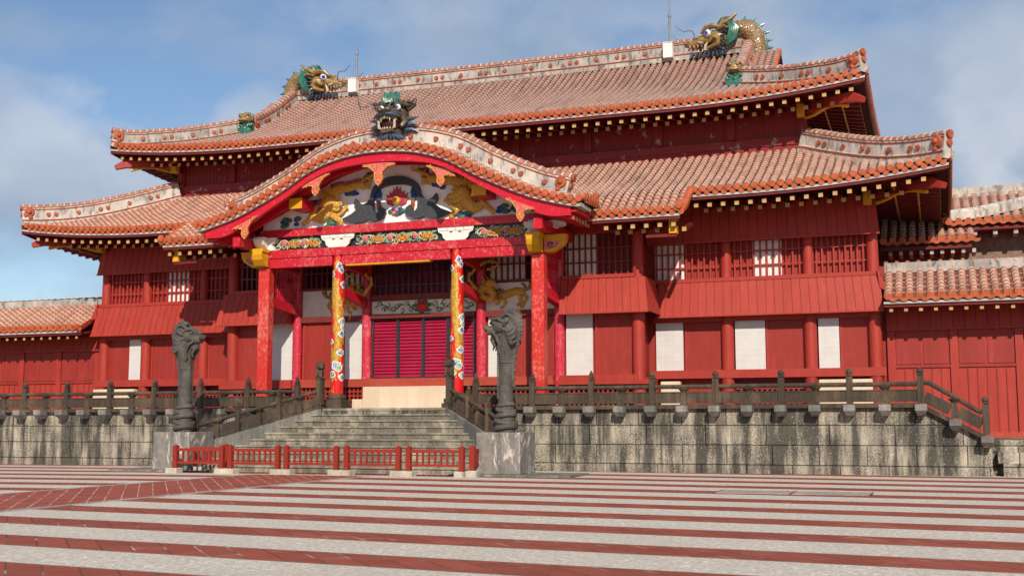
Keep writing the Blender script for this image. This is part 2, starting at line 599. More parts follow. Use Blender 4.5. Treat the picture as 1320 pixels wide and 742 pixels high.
M['stair_riser'] = m_stone('grimy stair riser', (.47, .41, .315), (.31, .275, .21), (.09, .08, .066), .72, None, .75)
M['cheek_stone'] = m_stone('grey cheek stone', (.33, .31, .27), (.24, .23, .20), (.10, .10, .092), .7, None, .6)
M['corbel_stone'] = m_stone('grey corbel stone', (.34, .32, .29), (.25, .24, .22), (.09, .09, .085), .6, None, .6)
M['granite'] = m_stone('cream tuff', (.74, .60, .45), (.68, .54, .40), (.52, .40, .28), .35, None, .10)
M['rail_stone'] = m_stone('brown weathered stone rail', (.155, .108, .072), (.105, .075, .053), (.045, .038, .031), .8, None, .5)
M['foot_stone'] = m_stone('pale footing stone', (.62, .56, .45), (.52, .47, .38), (.24, .22, .18), .4, None, .6)

def m_plinth():
    q = NM('mottled lichen plinth stone')
    f = q.noise(2.2, 8, .68, vec=q.co((1.4, 1.0, .7), (0, .5, 0)), dist=.9)
    g = q.noise(7, 6, .6)
    c = q.mix(q.ramp(g, (.3, 0), (.7, 1)), (.17, .155, .14), (.27, .25, .23))
    x = q.xyz(q.co())
    k = q.math('ADD', f, q.math('MULTIPLY', q.noise(.8, 3), .2))
    c = q.mix(q.ramp(k, (.66, 0), (.72, .9)), c, (.60, .53, .46))
    st = q.noise(2.5, 6, .6, vec=q.co((2.5, 2.5, .3), (0, .35, 0)))
    c = q.mix(q.ramp(st, (.45, 0), (.68, .6)), c, (.085, .08, .075))
    q.bump(g, .4, .02)
    return q.done(c, .85, .2)
M['plinth'] = m_plinth()
def m_pillar():
    q = NM('carved dark pillar stone')
    v = q.n('ShaderNodeTexVoronoi', {'Vector': q.co((1, 1, 1.2)), 'Scale': 15.0}, feature='DISTANCE_TO_EDGE')
    f = q.noise(3, 6, .6)
    c = q.mix(q.ramp(f, (.35, 0), (.7, 1)), (.070, .062, .054), (.145, .130, .112))
    c = q.mix(q.ramp(v.outputs['Distance'], (0, .75), (.12, 0)), c, (.03, .028, .026))
    q.bump(v.outputs['Distance'], .8, .03)
    return q.done(c, .7, .3)
M['pillar'] = m_pillar()
def m_scale(name, a, b):
    q = NM(name)
    v = q.n('ShaderNodeTexVoronoi', {'Vector': q.co((1, 1, 1)), 'Scale': 6.5}, feature='DISTANCE_TO_EDGE')
    f = q.noise(3, 4)
    c = q.mix(q.ramp(f, (.35, 0), (.7, 1)), a, b)
    c = q.mix(q.ramp(v.outputs['Distance'], (0, .85), (.10, 0)), c, (.05, .028, .014))
    q.bump(v.outputs['Distance'], .9, .05)
    return q.done(c, .25, .6)
M['scales'] = m_scale('glazed scales', (.24, .13, .05), (.36, .24, .12))
def m_screen():
    q = NM('white shutter paint')
    x = q.xyz(q.co())
    gx = q.math('LESS_THAN', q.math('FRACT', q.math('MULTIPLY', x[0], 4.4)), .10)
    gz = q.math('LESS_THAN', q.math('FRACT', q.math('MULTIPLY', x[2], 5.6)), .14)
    k = q.math('MAXIMUM', gx, gz)
    f = q.noise(2.2, 5)
    c = q.mix(q.ramp(f, (.3, 0), (.7, 1)), (.53, .51, .49), (.60, .585, .565))
    c = q.mix(q.math('MULTIPLY', k, .30), c, (.68, .67, .66))
    return q.done(c, .6, .3)
M['screen'] = m_screen()
def m_louver():
    q = NM('crimson louvre lacquer')
    f = q.noise(2, 5)
    c = q.mix(q.ramp(f, (.3, 0), (.7, 1)), (.28, .004, .030), (.35, .010, .048))
    return q.done(c, .4, .4)
M['louver'] = m_louver()

def m_paving():
    q = NM('striped courtyard paving')
    c0 = q.co()
    x = q.xyz(c0)
    wob = q.math('MULTIPLY', q.math('SUBTRACT', q.noise(.35, 3), .5), .05)
    s = q.math('ADD', q.math('MULTIPLY_ADD', q.math('ABSOLUTE', x[0]), .100, q.math('ADD', x[1], wob)), 18.28+2.165*30)
    fr = q.math('FRACT', q.math('DIVIDE', s, 2.165))           # red tile band, then pale granite
    edge = 1-.93/2.165
    red = q.math('GREATER_THAN', fr, edge)
    d = q.math('MINIMUM', q.math('ABSOLUTE', q.math('SUBTRACT', fr, edge)), q.math('MINIMUM', fr, q.math('SUBTRACT', 1.0, fr)))
    border = q.math('LESS_THAN', d, .012)
    # pale granite with washed gravel speckle
    v = q.n('ShaderNodeTexVoronoi', {'Vector': c0, 'Scale': 24.0})
    sp = q.noise(16, 8, .82)
    sp2 = q.noise(5.5, 6, .7)
    st = q.noise(.6, 5, .6)
    gr = q.mix(q.ramp(sp, (.41, 0), (.58, 1)), (.37, .315, .25), (.92, .83, .71))
    gr = q.mix(q.ramp(v.outputs['Color'], (.2, .45), (.8, 0)), gr, (.34, .30, .26))
    gr = q.mix(q.ramp(sp2, (.42, .38), (.60, 0)), gr, (.38, .34, .295))
    gr = q.mix(q.ramp(st, (.42, .35), (.62, 0)), gr, (.46, .40, .34))
    # red tiles laid on the diagonal
    b = q.n('ShaderNodeTexBrick', {'Vector': q.co((1, 1, 1), (0, 0, R(47))), 'Scale': 1.0, 'Mortar Size': .011, 'Mortar Smooth': .2,
            'Brick Width': 1.15, 'Row Height': .335, 'Color1': (1, 1, 1), 'Color2': (.78, .80, .82), 'Mortar': (0, 0, 0)})
    b.offset = .37
    n2 = q.noise(2.2, 6, .6)
    n3 = q.noise(18, 5, .65)
    rd = q.mix(q.ramp(n2, (.3, 0), (.7, 1)), (.30, .068, .038), (.37, .098, .060))
    rd = q.mix(q.ramp(n3, (.40, .30), (.60, 0)), rd, (.20, .05, .036))
    rd = q.mix(1.0, rd, b.outputs['Color'], 'MULTIPLY')
    jm = q.ramp(q.noise(1.1, 4), (.52, 0), (.66, .8))
    jc = q.mix(jm, (.13, .05, .04), (.55, .46, .40))
    rd = q.mix(b.outputs['Fac'], rd, jc)
    c = q.mix(red, gr, rd)
    c = q.mix(q.math('MULTIPLY', border, .6), c, (.22, .17, .145))
    q.bump(q.math('ADD', sp, q.math('MULTIPLY', red, -.2)), .45, .012)
    return q.done(c, .85, .2)
M['paving'] = m_paving()
def m_path():
    q = NM('red tile path')
    c0 = q.co()
    b = q.n('ShaderNodeTexBrick', {'Vector': q.co((1, 1, 1), (0, 0, R(53))), 'Scale': 1.0, 'Mortar Size': .010, 'Mortar Smooth': .1,
            'Brick Width': 1.2, 'Row Height': .29, 'Color1': (1, 1, 1), 'Color2': (.84, .84, .85), 'Mortar': (0, 0, 0)})
    b.offset = .31
    n2 = q.noise(2.0, 6, .6)
    rd = q.mix(q.ramp(n2, (.3, 0), (.7, 1)), (.29, .066, .042), (.36, .094, .062))
    rd = q.mix(1.0, rd, b.outputs['Color'], 'MULTIPLY')
    jm = q.ramp(q.noise(1.4, 4), (.38, .1), (.56, .75))
    jc = q.mix(jm, (.16, .06, .045), (.62, .52, .46))
    c = q.mix(b.outputs['Fac'], rd, jc)
    q.bump(q.noise(18, 4), .3, .01)
    return q.done(c, .85, .2)
M['path'] = m_path()
M['kerb'] = m_stone('pale kerb stone', (.52, .47, .41), (.42, .38, .34), (.20, .18, .16), .4, None, .6)

# ------------------------------------------------------------------ ground
g = MB()
g.add([(-400, -400, 0), (400, -400, 0), (400, 500, 0), (-400, 500, 0)], [(0, 1, 2, 3)])
struct(g.build('courtyard_ground', M['paving']))
g = MB()
g.add([(-1.72, -60, .004), (1.72, -60, .004), (1.72, -9.1, .004), (-1.72, -9.1, .004)], [(0, 1, 2, 3)])
struct(g.build('path', M['path']))
g = MB()
g.box(1.72, 1.86, -60, -9.1, -.05, .012)
g.box(-1.86, -1.72, -60, -9.1, -.05, .008)
struct(g.build('path_edging', M['kerb']))
g = MB()
for i, x in enumerate((12.3, 13.8)):
    pass
# ------------------------------------------------------------------ drain covers in the paving
for i, (xa, xb) in enumerate(((11.83, 13.27), (13.33, 14.80))):
    g = MB()
    g.box(xa, xb, -13.62, -12.62, -.03, .010)
    g.box(xa-.035, xa-.004, -13.6, -12.64, -.03, .012, 1)
    if i:
        g.box(xb+.004, xb+.035, -13.6, -12.64, -.03, .012, 1)
    o = g.build('drain_cover', [M['kerb'], M['black']])
    tag(o, ('pale drain cover slab, the one nearer the stairs' if i == 0 else 'pale drain cover slab, the one farther from the stairs')+' in the striped paving', 'drain cover', 'drain covers in the paving')

# ------------------------------------------------------------------ terrace with its long stone wall
TZ = 1.85
ter = thing('stone_terrace', 'long streaked limestone terrace wall carrying the red hall', 'terrace', (0, -2, 0))
g = MB()
def sidewall(xs, y0=-4.5, y1=6.0):
    # xs: outline (x, z) list from left to right along the top
    poly = [(xs[0][0], -.3)]+[(xs[-1][0], -.3)]+list(reversed(xs))
    g.prism(poly, y0, y1)
sidewall([(2.25, 1.78), (15.72, 1.78), (17.33, .86), (17.36, .86)])
sidewall([(-34, 1.78), (-2.25, 1.78)])
g.box(-2.25, 2.25, -4.62, 6, -.3, 1.78)
g.build('retaining_wall', M['wall_stone'], ter)
g = MB()
g.box(-34, -2.2, -4.66, -4.2, 1.783, 1.90)
g.box(2.2, 15.66, -4.66, -4.2, 1.783, 1.90)
g.beam((15.64, -4.43, 1.842), (17.40, -4.43, .90), .46, .115)
g.build('edge_beam', M['rail_stone'], ter)
g = MB()
g.box(-34, 15.6, -4.2, 6, 1.783, 1.845)
g.box(-2.2, 2.2, -4.64, -4.2, 1.783, 1.86)
g.build('terrace_floor', M['stair_stone'], ter)
# corbels under every post
POSTS_R = [(3.0+i*.905, i % 2 == 0) for i in range(15)]
POSTS_L = [(-(3.14+i*.906), i % 2 == 0) for i in range(19)]
def corbel_at(b, x, z=1.866, w=.30):
    b.hexa([(x-w*.30, -4.78, z-.30), (x+w*.30, -4.78, z-.30), (x+w*.30, -4.45, z-.30), (x-w*.30, -4.45, z-.30),
            (x-w*.5, -4.92, z-.17), (x+w*.5, -4.92, z-.17), (x+w*.5, -4.45, z-.17), (x-w*.5, -4.45, z-.17)])
    b.box(x-w*.5, x+w*.5, -4.92, -4.452, z-.168, z)
cs = [x for x, _ in POSTS_R if x > 4.2]+[16.50, 17.25]+[x for x, _ in POSTS_L if x < -4.5]
for x in cs:
    g = MB()
    z = 1.866 if x < 15.8 else (1.47 if x < 17 else 1.04)
    corbel_at(g, x, z)
    g.build('corbel', M['corbel_stone'], ter)

# lower stone blocks at the right end
g = MB()
g.box(17.365, 17.9, -4.0, 1.0, -.3, .60)
g.build('end_wall', M['wall_stone'], ter)
blk = thing('stone_steps', 'pale stone block courses at the foot of the right side building', 'stone steps', (18.6, -3, 0))
g = MB()
g.box(17.37, 40, -4.02, 1.0, .62, .93)
g.build('step', M['wall_stone'], blk)
g = MB()
g.box(17.50, 40, -4.30, 1.0, .33, .617)
g.build('step', M['wall_stone'], blk)
g = MB()
g.box(17.62, 40, -4.42, 1.0, -.2, .327)
g.build('step', M['wall_stone'], blk)

# ------------------------------------------------------------------ railings
def newel(b, x, y, z0, h=.90, w=.165, lion=False):
    b.box(x-w/2, x+w/2, y-w/2, y+w/2, z0, z0+h*.80)
    zz = z0+h*.80
    b.box(x-w*.36, x+w*.36, y-w*.36, y+w*.36, zz, zz+.03)
    b.box(x-w*.56, x+w*.56, y-w*.56, y+w*.56, zz+.03, zz+.065)
    b.lathe([(w*.36, 0), (w*.52, .035), (w*.56, .07), (w*.42, .12), (w*.16, .15)], (x, y, zz+.065), 10)
def fancy_newel(b, x, y, z0, h=.90, w=.165):
    b.box(x-w/2, x+w/2, y-w/2, y+w/2, z0, z0+h*.76)
    zz = z0+h*.76
    for k in range(3):
        ww = w*(.56-.07*k)
        b.box(x-ww, x+ww, y-ww, y+ww, zz+k*.055+.014, zz+k*.055+.045)
        b.box(x-w*.3, x+w*.3, y-w*.3, y+w*.3, zz+k*.055-.006, zz+k*.055+.014)
    b.lathe([(w*.30, 0), (w*.42, .04), (w*.25, .09), (w*.08, .15)], (x, y, zz+.17), 8)
def shortpost(b, x, y, z0, zr):
    b.hexa([(x-.10, y-.07, z0), (x+.10, y-.07, z0), (x+.10, y+.07, z0), (x-.10, y+.07, z0),
            (x-.065, y-.06, zr-.10), (x+.065, y-.06, zr-.10), (x+.065, y+.06, zr-.10), (x-.065, y+.06, zr-.10)])
    b.lathe([(.075, 0), (.09, .03), (.15, .085), (.16, .11)], (x, y, zr-.105), 10)
RY = -4.50
def straight_rail(root, posts, xe0, xe1):
    ps = sorted(posts)
    for x, tall in ps:
        g = MB()
        if tall:
            (fancy_newel if abs(x) < 7 else newel)(g, x, RY, 1.903)
            g.build('newel_post', M['rail_stone'], root)
        else:
            shortpost(g, x, RY, 1.903, 2.35)
            g.build('short_post', M['rail_stone'], root)
    xs = [p[0] for p in ps]
    for a, b in zip(xs[:-1], xs[1:]):
        g = MB()
        g.box(a+.084, b-.084, RY-.045, RY+.045, 1.94, 2.235)
        g.box(a+.084, b-.084, RY-.06, RY+.06, 2.2355, 2.262)
        g.build('panel', M['rail_stone'], root)
    tall = [p[0] for p in ps if p[1]]
    for a, b in zip(tall[:-1], tall[1:]):
        g = MB()
        g.tube([(a+.08, RY, 2.405), (b-.08, RY, 2.405)], .062, 8)
        g.build('handrail', M['rail_stone'], root, smooth=True)
rr = thing('stone_railing', 'brown stone railing along the terrace on the right of the stairs', 'railing', (10, RY, TZ), 'stone railings')
straight_rail(rr, POSTS_R, 0, 0)
# its sloping end
for x, z0, tall in ((16.50, 1.50, False), (17.25, 1.07, True)):
    g = MB()
    if tall:
        newel(g, x, RY, z0, .97)
        g.build('newel_post', M['rail_stone'], rr)
    else:
        shortpost(g, x, RY, z0, 2.0)
        g.build('short_post', M['rail_stone'], rr)
g = MB()
g.tube([(15.75, RY, 2.44), (15.9, RY, 2.42), (16.5, RY, 2.05), (17.05, RY, 1.69), (17.17, RY, 1.66)], .062, 8)
g.build('handrail', M['rail_stone'], rr, smooth=True)
for xa, za, xb, zb in ((15.76, 2.06, 16.40, 1.72), (16.59, 1.66, 17.16, 1.34)):
    g = MB()
    g.beam((xa, RY, za), (xb, RY, zb), .09, .30)
    g.build('panel', M['rail_stone'], rr)
rl = thing('stone_railing', 'brown stone railing along the terrace on the left of the stairs', 'railing', (-12, RY, TZ), 'stone railings')
straight_rail(rl, POSTS_L, 0, 0)

# ------------------------------------------------------------------ stairs
st = thing('stone_staircase', 'grey weathered stone staircase flaring out towards the courtyard', 'staircase', (0, -7.6, 0))
NS, RISE, TREAD = 10, .186, .33
def end_x(y):
    return 2.16+(-4.65-y)*.93
for i in range(NS):
    z1 = 1.86-RISE*i
    y0 = -4.65-TREAD*i
    xe = end_x(y0)
    g = MB()
    if i == 0:
        continue
    g.hexa([(-xe, y0, -.2), (xe, y0, -.2), (xe-.30, y0+TREAD-.003, -.2), (-xe+.30, y0+TREAD-.003, -.2),
            (-xe, y0, z1-.056), (xe, y0, z1-.056), (xe-.30, y0+TREAD-.003, z1-.056), (-xe+.30, y0+TREAD-.003, z1-.056)])
    # tread slab with a small nosing over a set-back riser
    h = MB()
    o = .035
    h.hexa([(-xe-.0, y0-o, z1-.055), (xe+.0, y0-o, z1-.055), (xe-.30, y0+TREAD-.003, z1-.055), (-xe+.30, y0+TREAD-.003, z1-.055),
            (-xe-.0, y0-o, z1+.001), (xe+.0, y0-o, z1+.001), (xe-.30, y0+TREAD-.003, z1+.001), (-xe+.30, y0+TREAD-.003, z1+.001)])
    so = g.build('step', M['stair_riser'], st)
    h.build('tread', M['stair_stone'], so, bevel=.012)
def rail_line(t):
    # t 0 top .. 1 at third newel .. beyond
    return Vector((2.22+2.83*t, -4.66-2.49*t, 1.86-1.08*t))
for s in (-1, 1):
    g = MB()
    a, b = rail_line(0), rail_line(1.22)
    def P(v, dz, off):
        d = Vector((2.49, 2.83, 0)).normalized()
        q = v+d*off
        return (q.x, q.y, q.z+dz)
    bot = [P(a, 0, -.16), P(b, 0, -.22), P(b, 0, .20), P(a, 0, .16)]
    vs = [(x, y, -.2) for x, y, z in bot]+[(x, y, z) for x, y, z in bot]
    g.hexa(vs)
    if s < 0:
        g = g.mirror()
    g.build('cheek_wall', M['cheek_stone'], st)
    # balustrade of the flight
    root = thing('stair_balustrade', 'brown stone balustrade with a small lion post, %s side of the stairs' % ('right' if s > 0 else 'left'), 'balustrade', (s*3.4, -5.9, 1.0), 'stair balustrades')
    for k, t in enumerate((0, .337, .67, 1.0)):
        p = rail_line(t)
        g = MB()
        if k == 0:
            g.box(p.x-.10, p.x+.10, p.y-.10, p.y+.10, p.z+.005, p.z+.95)
            g.box(p.x-.13, p.x+.13, p.y-.13, p.y+.13, p.z+.12, p.z+.18)
            g.box(p.x-.12, p.x+.12, p.y-.12, p.y+.12, p.z+.90, p.z+.953)
        else:
            fancy_newel(g, p.x, p.y, p.z-.05, .98, .15)
        if s < 0:
            g = g.mirror()
        post = g.build('newel_post', M['rail_stone'], root)
        if k == 0:
            # little guardian lion
            g = MB()
            z = p.z+.955
            g.ball((p.x+.01, p.y+.02, z+.15), .115, 0, (1, 1.05, 1.45))
            g.ball((p.x-.02, p.y-.05, z+.37), .125, 0, (1, 1, .95))
            g.ball((p.x-.10, p.y-.13, z+.33), .065, 0, (1.1, 1, .9))
            for dx in (-.09, .09):
                g.ball((p.x+dx, p.y-.03, z+.46), .045)
                g.tube([(p.x+dx*.8, p.y-.07, z+.25), (p.x+dx*.9, p.y-.12, z+.10), (p.x+dx, p.y-.13, z)], [.05, .04, .05], 7)
                g.ball((p.x+dx*.5, p.y-.155, z+.40), .03)
            for a in range(9):
                an = 2*pi*a/9
                g.ball((p.x+.11*cos(an), p.y+.035+.02*cos(an), z+.37+.11*sin(an)), .042)
            if s < 0:
                g = g.mirror()
            lo = g.build('stone_lion', M['rail_stone'], root, smooth=True)
    for k, t in enumerate((.17, .50, .835)):
        p = rail_line(t)
        g = MB()
        shortpost(g, p.x, p.y, p.z-.03, p.z+.51)
        if s < 0:
            g = g.mirror()
        g.build('short_post', M['rail_stone'], root)
    cuts = (0, .17, .337, .50, .67, .835, 1.0)
    for ta, tb in zip(cuts[:-1], cuts[1:]):
        a, b = rail_line(ta+.022), rail_line(tb-.022)
        g = MB()
        g.beam(a+Vector((0, 0, .24)), b+Vector((0, 0, .24)), .085, .28)
        g.beam(a+Vector((0, 0, .045)), b+Vector((0, 0, .045)), .2, .07)
        if s < 0:
            g = g.mirror()
        g.build('panel', M['rail_stone'], root)
    tt = (0, .337, .67, 1.0)
    for ta, tb in zip(tt[:-1], tt[1:]):
        a, b = rail_line(ta+.02), rail_line(tb-.02)
        g = MB()
        g.tube([a+Vector((0, 0, .55)), b+Vector((0, 0, .55))], .06, 8)
        if s < 0:
            g = g.mirror()
        g.build('handrail', M['rail_stone'], root, smooth=True)

# granite step in front of the door
o = MB()
o.hexa([(-1.56, -3.05, 1.846), (1.50, -3.05, 1.846), (1.50, -2.05, 1.846), (-1.56, -2.05, 1.846), (-1.56, -3.05, 2.57), (1.50, -3.05, 2.57), (1.50, -2.05, 2.57), (-1.56, -2.05, 2.57)])
o.box(-1.95, -1.563, -3.05, -2.05, 1.846, 2.17)
o.box(1.503, 1.9, -3.05, -2.05, 1.846, 2.17)
tag(o.build('door_step', M['granite'], bevel=.02), 'cream tuff block step below the crimson louvred doors', 'step')

# ------------------------------------------------------------------ dragon pillars
def dragon_pillar(s, label):
    # s=+1 right pillar; head looks towards the stairs
    X, Y, Z = 5.13*s, -7.65, 0.0
    root = thing('dragon_pillar', label, 'dragon pillar', (X, Y, 0), 'stone dragon pillars')
    g = MB()
    w = .62
    g.box(-w, w, -.62, .62, .06, 1.15)
    ped = g.build('pedestal', M['plinth'], root, local=True, bevel=.012)
    g = MB()
    g.box(-1.35, 2.05, -.80, .9, -.1, .058)
    if s < 0:
        g = g.mirror()
    g.build('base_slab', M['cheek_stone'], root, local=True, bevel=.01)
    # shaft
    g = MB()
    prof = [(.25, 1.152), (.27, 1.3), (.215, 1.9), (.205, 2.0), (.185, 2.6), (.18, 3.1), (.19, 3.4), (.24, 3.7)]
    g.lathe(prof, (0, 0, 0), 20, 0, 1, .95)
    sh = g.build('shaft', M['pillar'], root, smooth=True, local=True)
    g = MB()
    # belly plates on the front of the neck and coils at the foot
    for k in range(22):
        z = 2.05+k*.062
        g.box(-.225, -.15, -.09, .09, z, z+.052)
    if s < 0:
        g = g.mirror()
    g.build('belly_plates', M['pillar'], root, local=True)
    g = MB()
    for k, (zz, rr, tl) in enumerate(((1.27, .245, .05), (1.43, .25, -.06), (1.585, .235, .05), (1.74, .225, -.05), (1.87, .20, .03))):
        pts = []
        for i in range(25):
            a = 2*pi*i/24
            pts.append((rr*cos(a), rr*sin(a), zz+tl*cos(a*1+.5)))
        g.tube(pts, .088-.006*k, 10, cap=False)
    g.build('coils', M['pillar'], root, smooth=True, local=True)
    # head, facing -x for the right pillar
    g = MB()
    g.tube([(0, 0, 3.0), (.02, 0, 3.35), (.08, 0, 3.65), (.17, 0, 3.92), (.15, 0, 4.16), (-.02, 0, 4.30)], [.19, .215, .25, .26, .22, .12], 14)
    # rounded spine running up the back and over the crown
    g.tube([(.19, 0, 2.35), (.20, 0, 2.9), (.25, 0, 3.35), (.36, 0, 3.72), (.41, 0, 4.02), (.34, 0, 4.27), (.14, 0, 4.40), (-.06, 0, 4.38)], [.05, .06, .075, .09, .10, .10, .09, .05], 10)
    for k in range(16):
        t = k/15
        P_ = [(.24, 2.4), (.26, 2.9), (.32, 3.35), (.44, 3.72), (.50, 4.02), (.42, 4.31), (.16, 4.48)]
        u = t*5.99
        a, b_ = P_[int(u)], P_[int(u)+1]
        f = u-int(u)
        g.ball((lerp(a[0], b_[0], f), 0, lerp(a[1], b_[1], f)), .045, 0, (1, 1, 1), 8, 6)
    g.ball((-.12, 0, 4.02), .25, 0, (1.1, .95, .95), 16, 10)
    g.tube([(-.15, 0, 3.98), (-.34, 0, 3.90), (-.50, 0, 3.90)], [.19, .155, .125], 12)
    g.ball((-.54, 0, 3.96), .105, 0, (1, 1.25, .85))
    g.tube([(-.10, 0, 3.74), (-.28, 0, 3.66), (-.43, 0, 3.68)], [.15, .115, .075], 10)
    for dy in (-1, 1):
        g.ball((-.57, .09*dy, 3.99), .05)
        g.ball((-.27, .165*dy, 4.08), .062)
        g.tube([(-.42, .10*dy, 4.06), (-.30, .18*dy, 4.20), (-.14, .22*dy, 4.20), (.0, .23*dy, 4.10)], [.03, .055, .06, .03], 8)
        g.tube([(-.10, .15*dy, 4.22), (.06, .18*dy, 4.34), (.20, .19*dy, 4.28), (.26, .19*dy, 4.14)], [.05, .06, .05, .02], 8)
        # ear
        g.tube([(.02, .22*dy, 4.02), (.12, .28*dy, 4.14), (.20, .27*dy, 4.22)], [.05, .07, .015], 8)
        # flowing mane along the neck
        for k in range(4):
            g.tube([(-.02+.05*k, .20*dy, 3.92-.10*k), (.14+.04*k, .25*dy, 3.84-.11*k), (.24+.03*k, .22*dy, 3.92-.12*k), (.33+.01*k, .14*dy, 4.04-.14*k)], [.05, .062, .05, .015], 8)
        g.tube([(-.34, .14*dy, 3.84), (-.20, .21*dy, 3.72), (-.12, .21*dy, 3.52), (-.16, .19*dy, 3.34), (-.10, .17*dy, 3.22)], [.04, .05, .045, .035, .012], 8)
        g.tube([(-.36, .09*dy, 3.62), (-.28, .11*dy, 3.46), (-.34, .09*dy, 3.34)], [.05, .045, .012], 8)
        for k in range(3):
            g.cone((-.50+.10*k, .10*dy, 3.86), (-.50+.10*k, .10*dy, 3.75), .028, 6)
    if s < 0:
        g = g.mirror()
    hd = g.build('dragon_head', M['pillar'], root, smooth=True, local=True)
    rm = hd.modifiers.new('remesh', 'REMESH')
    rm.mode = 'VOXEL'
    rm.voxel_size = .013
    rm.use_smooth_shade = True
dragon_pillar(1, 'dark stone dragon pillar at the right foot of the stairs, open-mouthed head looking left')
dragon_pillar(-1, 'dark stone dragon pillar at the left foot of the stairs, head looking right')

# ------------------------------------------------------------------ red fence panels
def fence_panel(W, label, loc, rot=0.0):
    root = thing('fence_panel', label, 'fence panel', loc, 'low red fence panels')
    root.rotation_euler = (0, 0, rot)
    for x in (-W/2+.068, W/2-.068):
        g = MB()
        g.box(x-.067, x+.067, -.067, .067, 0, .62)
        g.lathe([(.085, 0), (.02, .035)], (x, 0, .62), 4, a0=pi/4)
        g.build('post', M['fence_red'], root, local=True)
    for z0, z1 in ((.47, .555), (.115, .18)):
        g = MB()
        g.box(-W/2+.137, W/2-.137, -.035, .035, z0, z1)
        g.build('rail', M['fence_red'], root, local=True)
    n = 7
    for i in range(n):
        x = lerp(-W/2+.135, W/2-.135, (i+1)/(n+1))
        g = MB()
        g.box(x-.026, x+.026, -.022, .022, .182, .468)
        g.build('baluster', M['fence_red'], root, local=True)
    return root
FY = -8.88
xs = [(-4.57, -2.89), (-2.745, -1.085), (-.94, .74), (.925, 2.60), (2.765, 4.425)]
fl = ['low red fence panel in front of the left dragon pedestal', 'low red fence panel before the stairs, second from the left',
      'low red fence panel before the middle of the stairs', 'low red fence panel before the stairs, second from the right',
      'low red fence panel at the right corner before the stairs']
for (a, b), l in zip(xs, fl):
    fence_panel(b-a, l, ((a+b)/2, FY, .148))
fence_panel(.72, 'short red fence panel turned back to the right dragon pedestal', (4.57, FY+.50, .168), R(90))
fence_panel(1.36, 'red fence panel set behind another one by the left pedestal', (-3.98, -8.12, .165), R(4))
def foot(x0, x1, label, y=FY, h=.145):
    g = MB()
    g.box(x0, x1, y-.17, y+.17, -.05, h)
    tag(g.build('footing_block', M['foot_stone'], bevel=.02), label, 'footing block', 'pale stone footing blocks')
foot(-4.74, -4.36, 'pale stone footing under the left end of the red fence')
foot(-3.12, -2.48, 'pale stone footing between the two leftmost red fence panels')
foot(-1.32, -.68, 'pale stone footing between the second and middle fence panels')
foot(.49, 1.16, 'pale stone footing right of the middle fence panel')
foot(2.35, 3.0, 'pale stone footing between the two rightmost front fence panels')
foot(4.19, 4.42, 'pale stone footing under the right front corner of the red fence')
foot(4.44, 4.74, 'pale stone footing of the short side fence panel', FY+.20, .165)
foot(-4.28, -4.0, 'small pale footing block behind the leftmost fence panel', -8.2, .16)
foot(-3.62, -3.2, 'low pale footing block behind the leftmost fence panel on the right', -8.12, .16)
M['soffit_board'] = plain('soffit boards darkened for shade', (.045, .007, .007), .8, .3, 2)  # near-black colour paints in the shade between the side rafters
# ================================================================== the red hall
hall = thing('castle_hall', 'large red two-tiered wooden palace hall with orange tiled roofs and a painted gabled porch', 'palace hall', (0, 7, 1.85))
NA = 6
def resample(pts, step):
    pts = [Vector(p) for p in pts]
    d = [0]
    for a, b in zip(pts[:-1], pts[1:]):
        d.append(d[-1]+(b-a).length)
    n = max(1, int(round(d[-1]/step)))
    out = []
    for i in range(n+1):
        t = d[-1]*i/n
        k = 0
        while k < len(pts)-2 and d[k+1] < t:
            k += 1
        f = (t-d[k])/max(1e-6, d[k+1]-d[k])
        out.append(pts[k].lerp(pts[k+1], min(1, f)))
    return out
def barrel_row(b, pts, side, r=.088, tile=.25, u0=None):
    """one row of overlapping half-round tiles, from the eave upwards"""
    P = resample(pts, tile)
    side = Vector(side).normalized()
    u0 = random.randrange(4000) if u0 is None else u0
    rings = []
    for k in range(len(P)-1):
        t = (P[k+1]-P[k]).normalized()
        n = side.cross(t)
        if n.z < 0:
            n = -n
        j = random.uniform(-.006, .006)
        for e, rr in ((0, r*1.12), (1, r*.87)):
            c = P[k+e]+side*j
            rings.append(([c+side*(rr*cos(pi*i/NA))+n*(rr*sin(pi*i/NA)) for i in range(NA+1)], k+e*.985))
    vs = [p for q, _ in rings for p in q]
    fs, uv = [], []
    m = NA+1
    flip = side.cross(P[1]-P[0]).z < 0
    for k in range(len(rings)-1):
        for i in range(NA):
            f = (k*m+i, k*m+i+1, (k+1)*m+i+1, (k+1)*m+i)
            ua, ub = rings[k][1]+u0, rings[k+1][1]+u0
            if k % 2:
                ua, ub = rings[k+1][1]+u0, rings[k+1][1]+u0+.02
            w = [(ua, i/NA), (ua, (i+1)/NA), (ub, (i+1)/NA), (ub, i/NA)]
            if flip:
                f = f[::-1]
                w = w[::-1]
            fs.append(f)
            uv.append(w)
    b.add(vs, fs, 0, uv)
    return P
def eave_cap(b, p, out, r=.100, m=1):
    out = Vector(out).normalized()
    p = Vector(p)
    b.cyl(p-out*.05, p+out*.03, r, r, 14, m)
    b.cyl(p+out*.03, p+out*.036, r*.72, r*.70, 12, m)
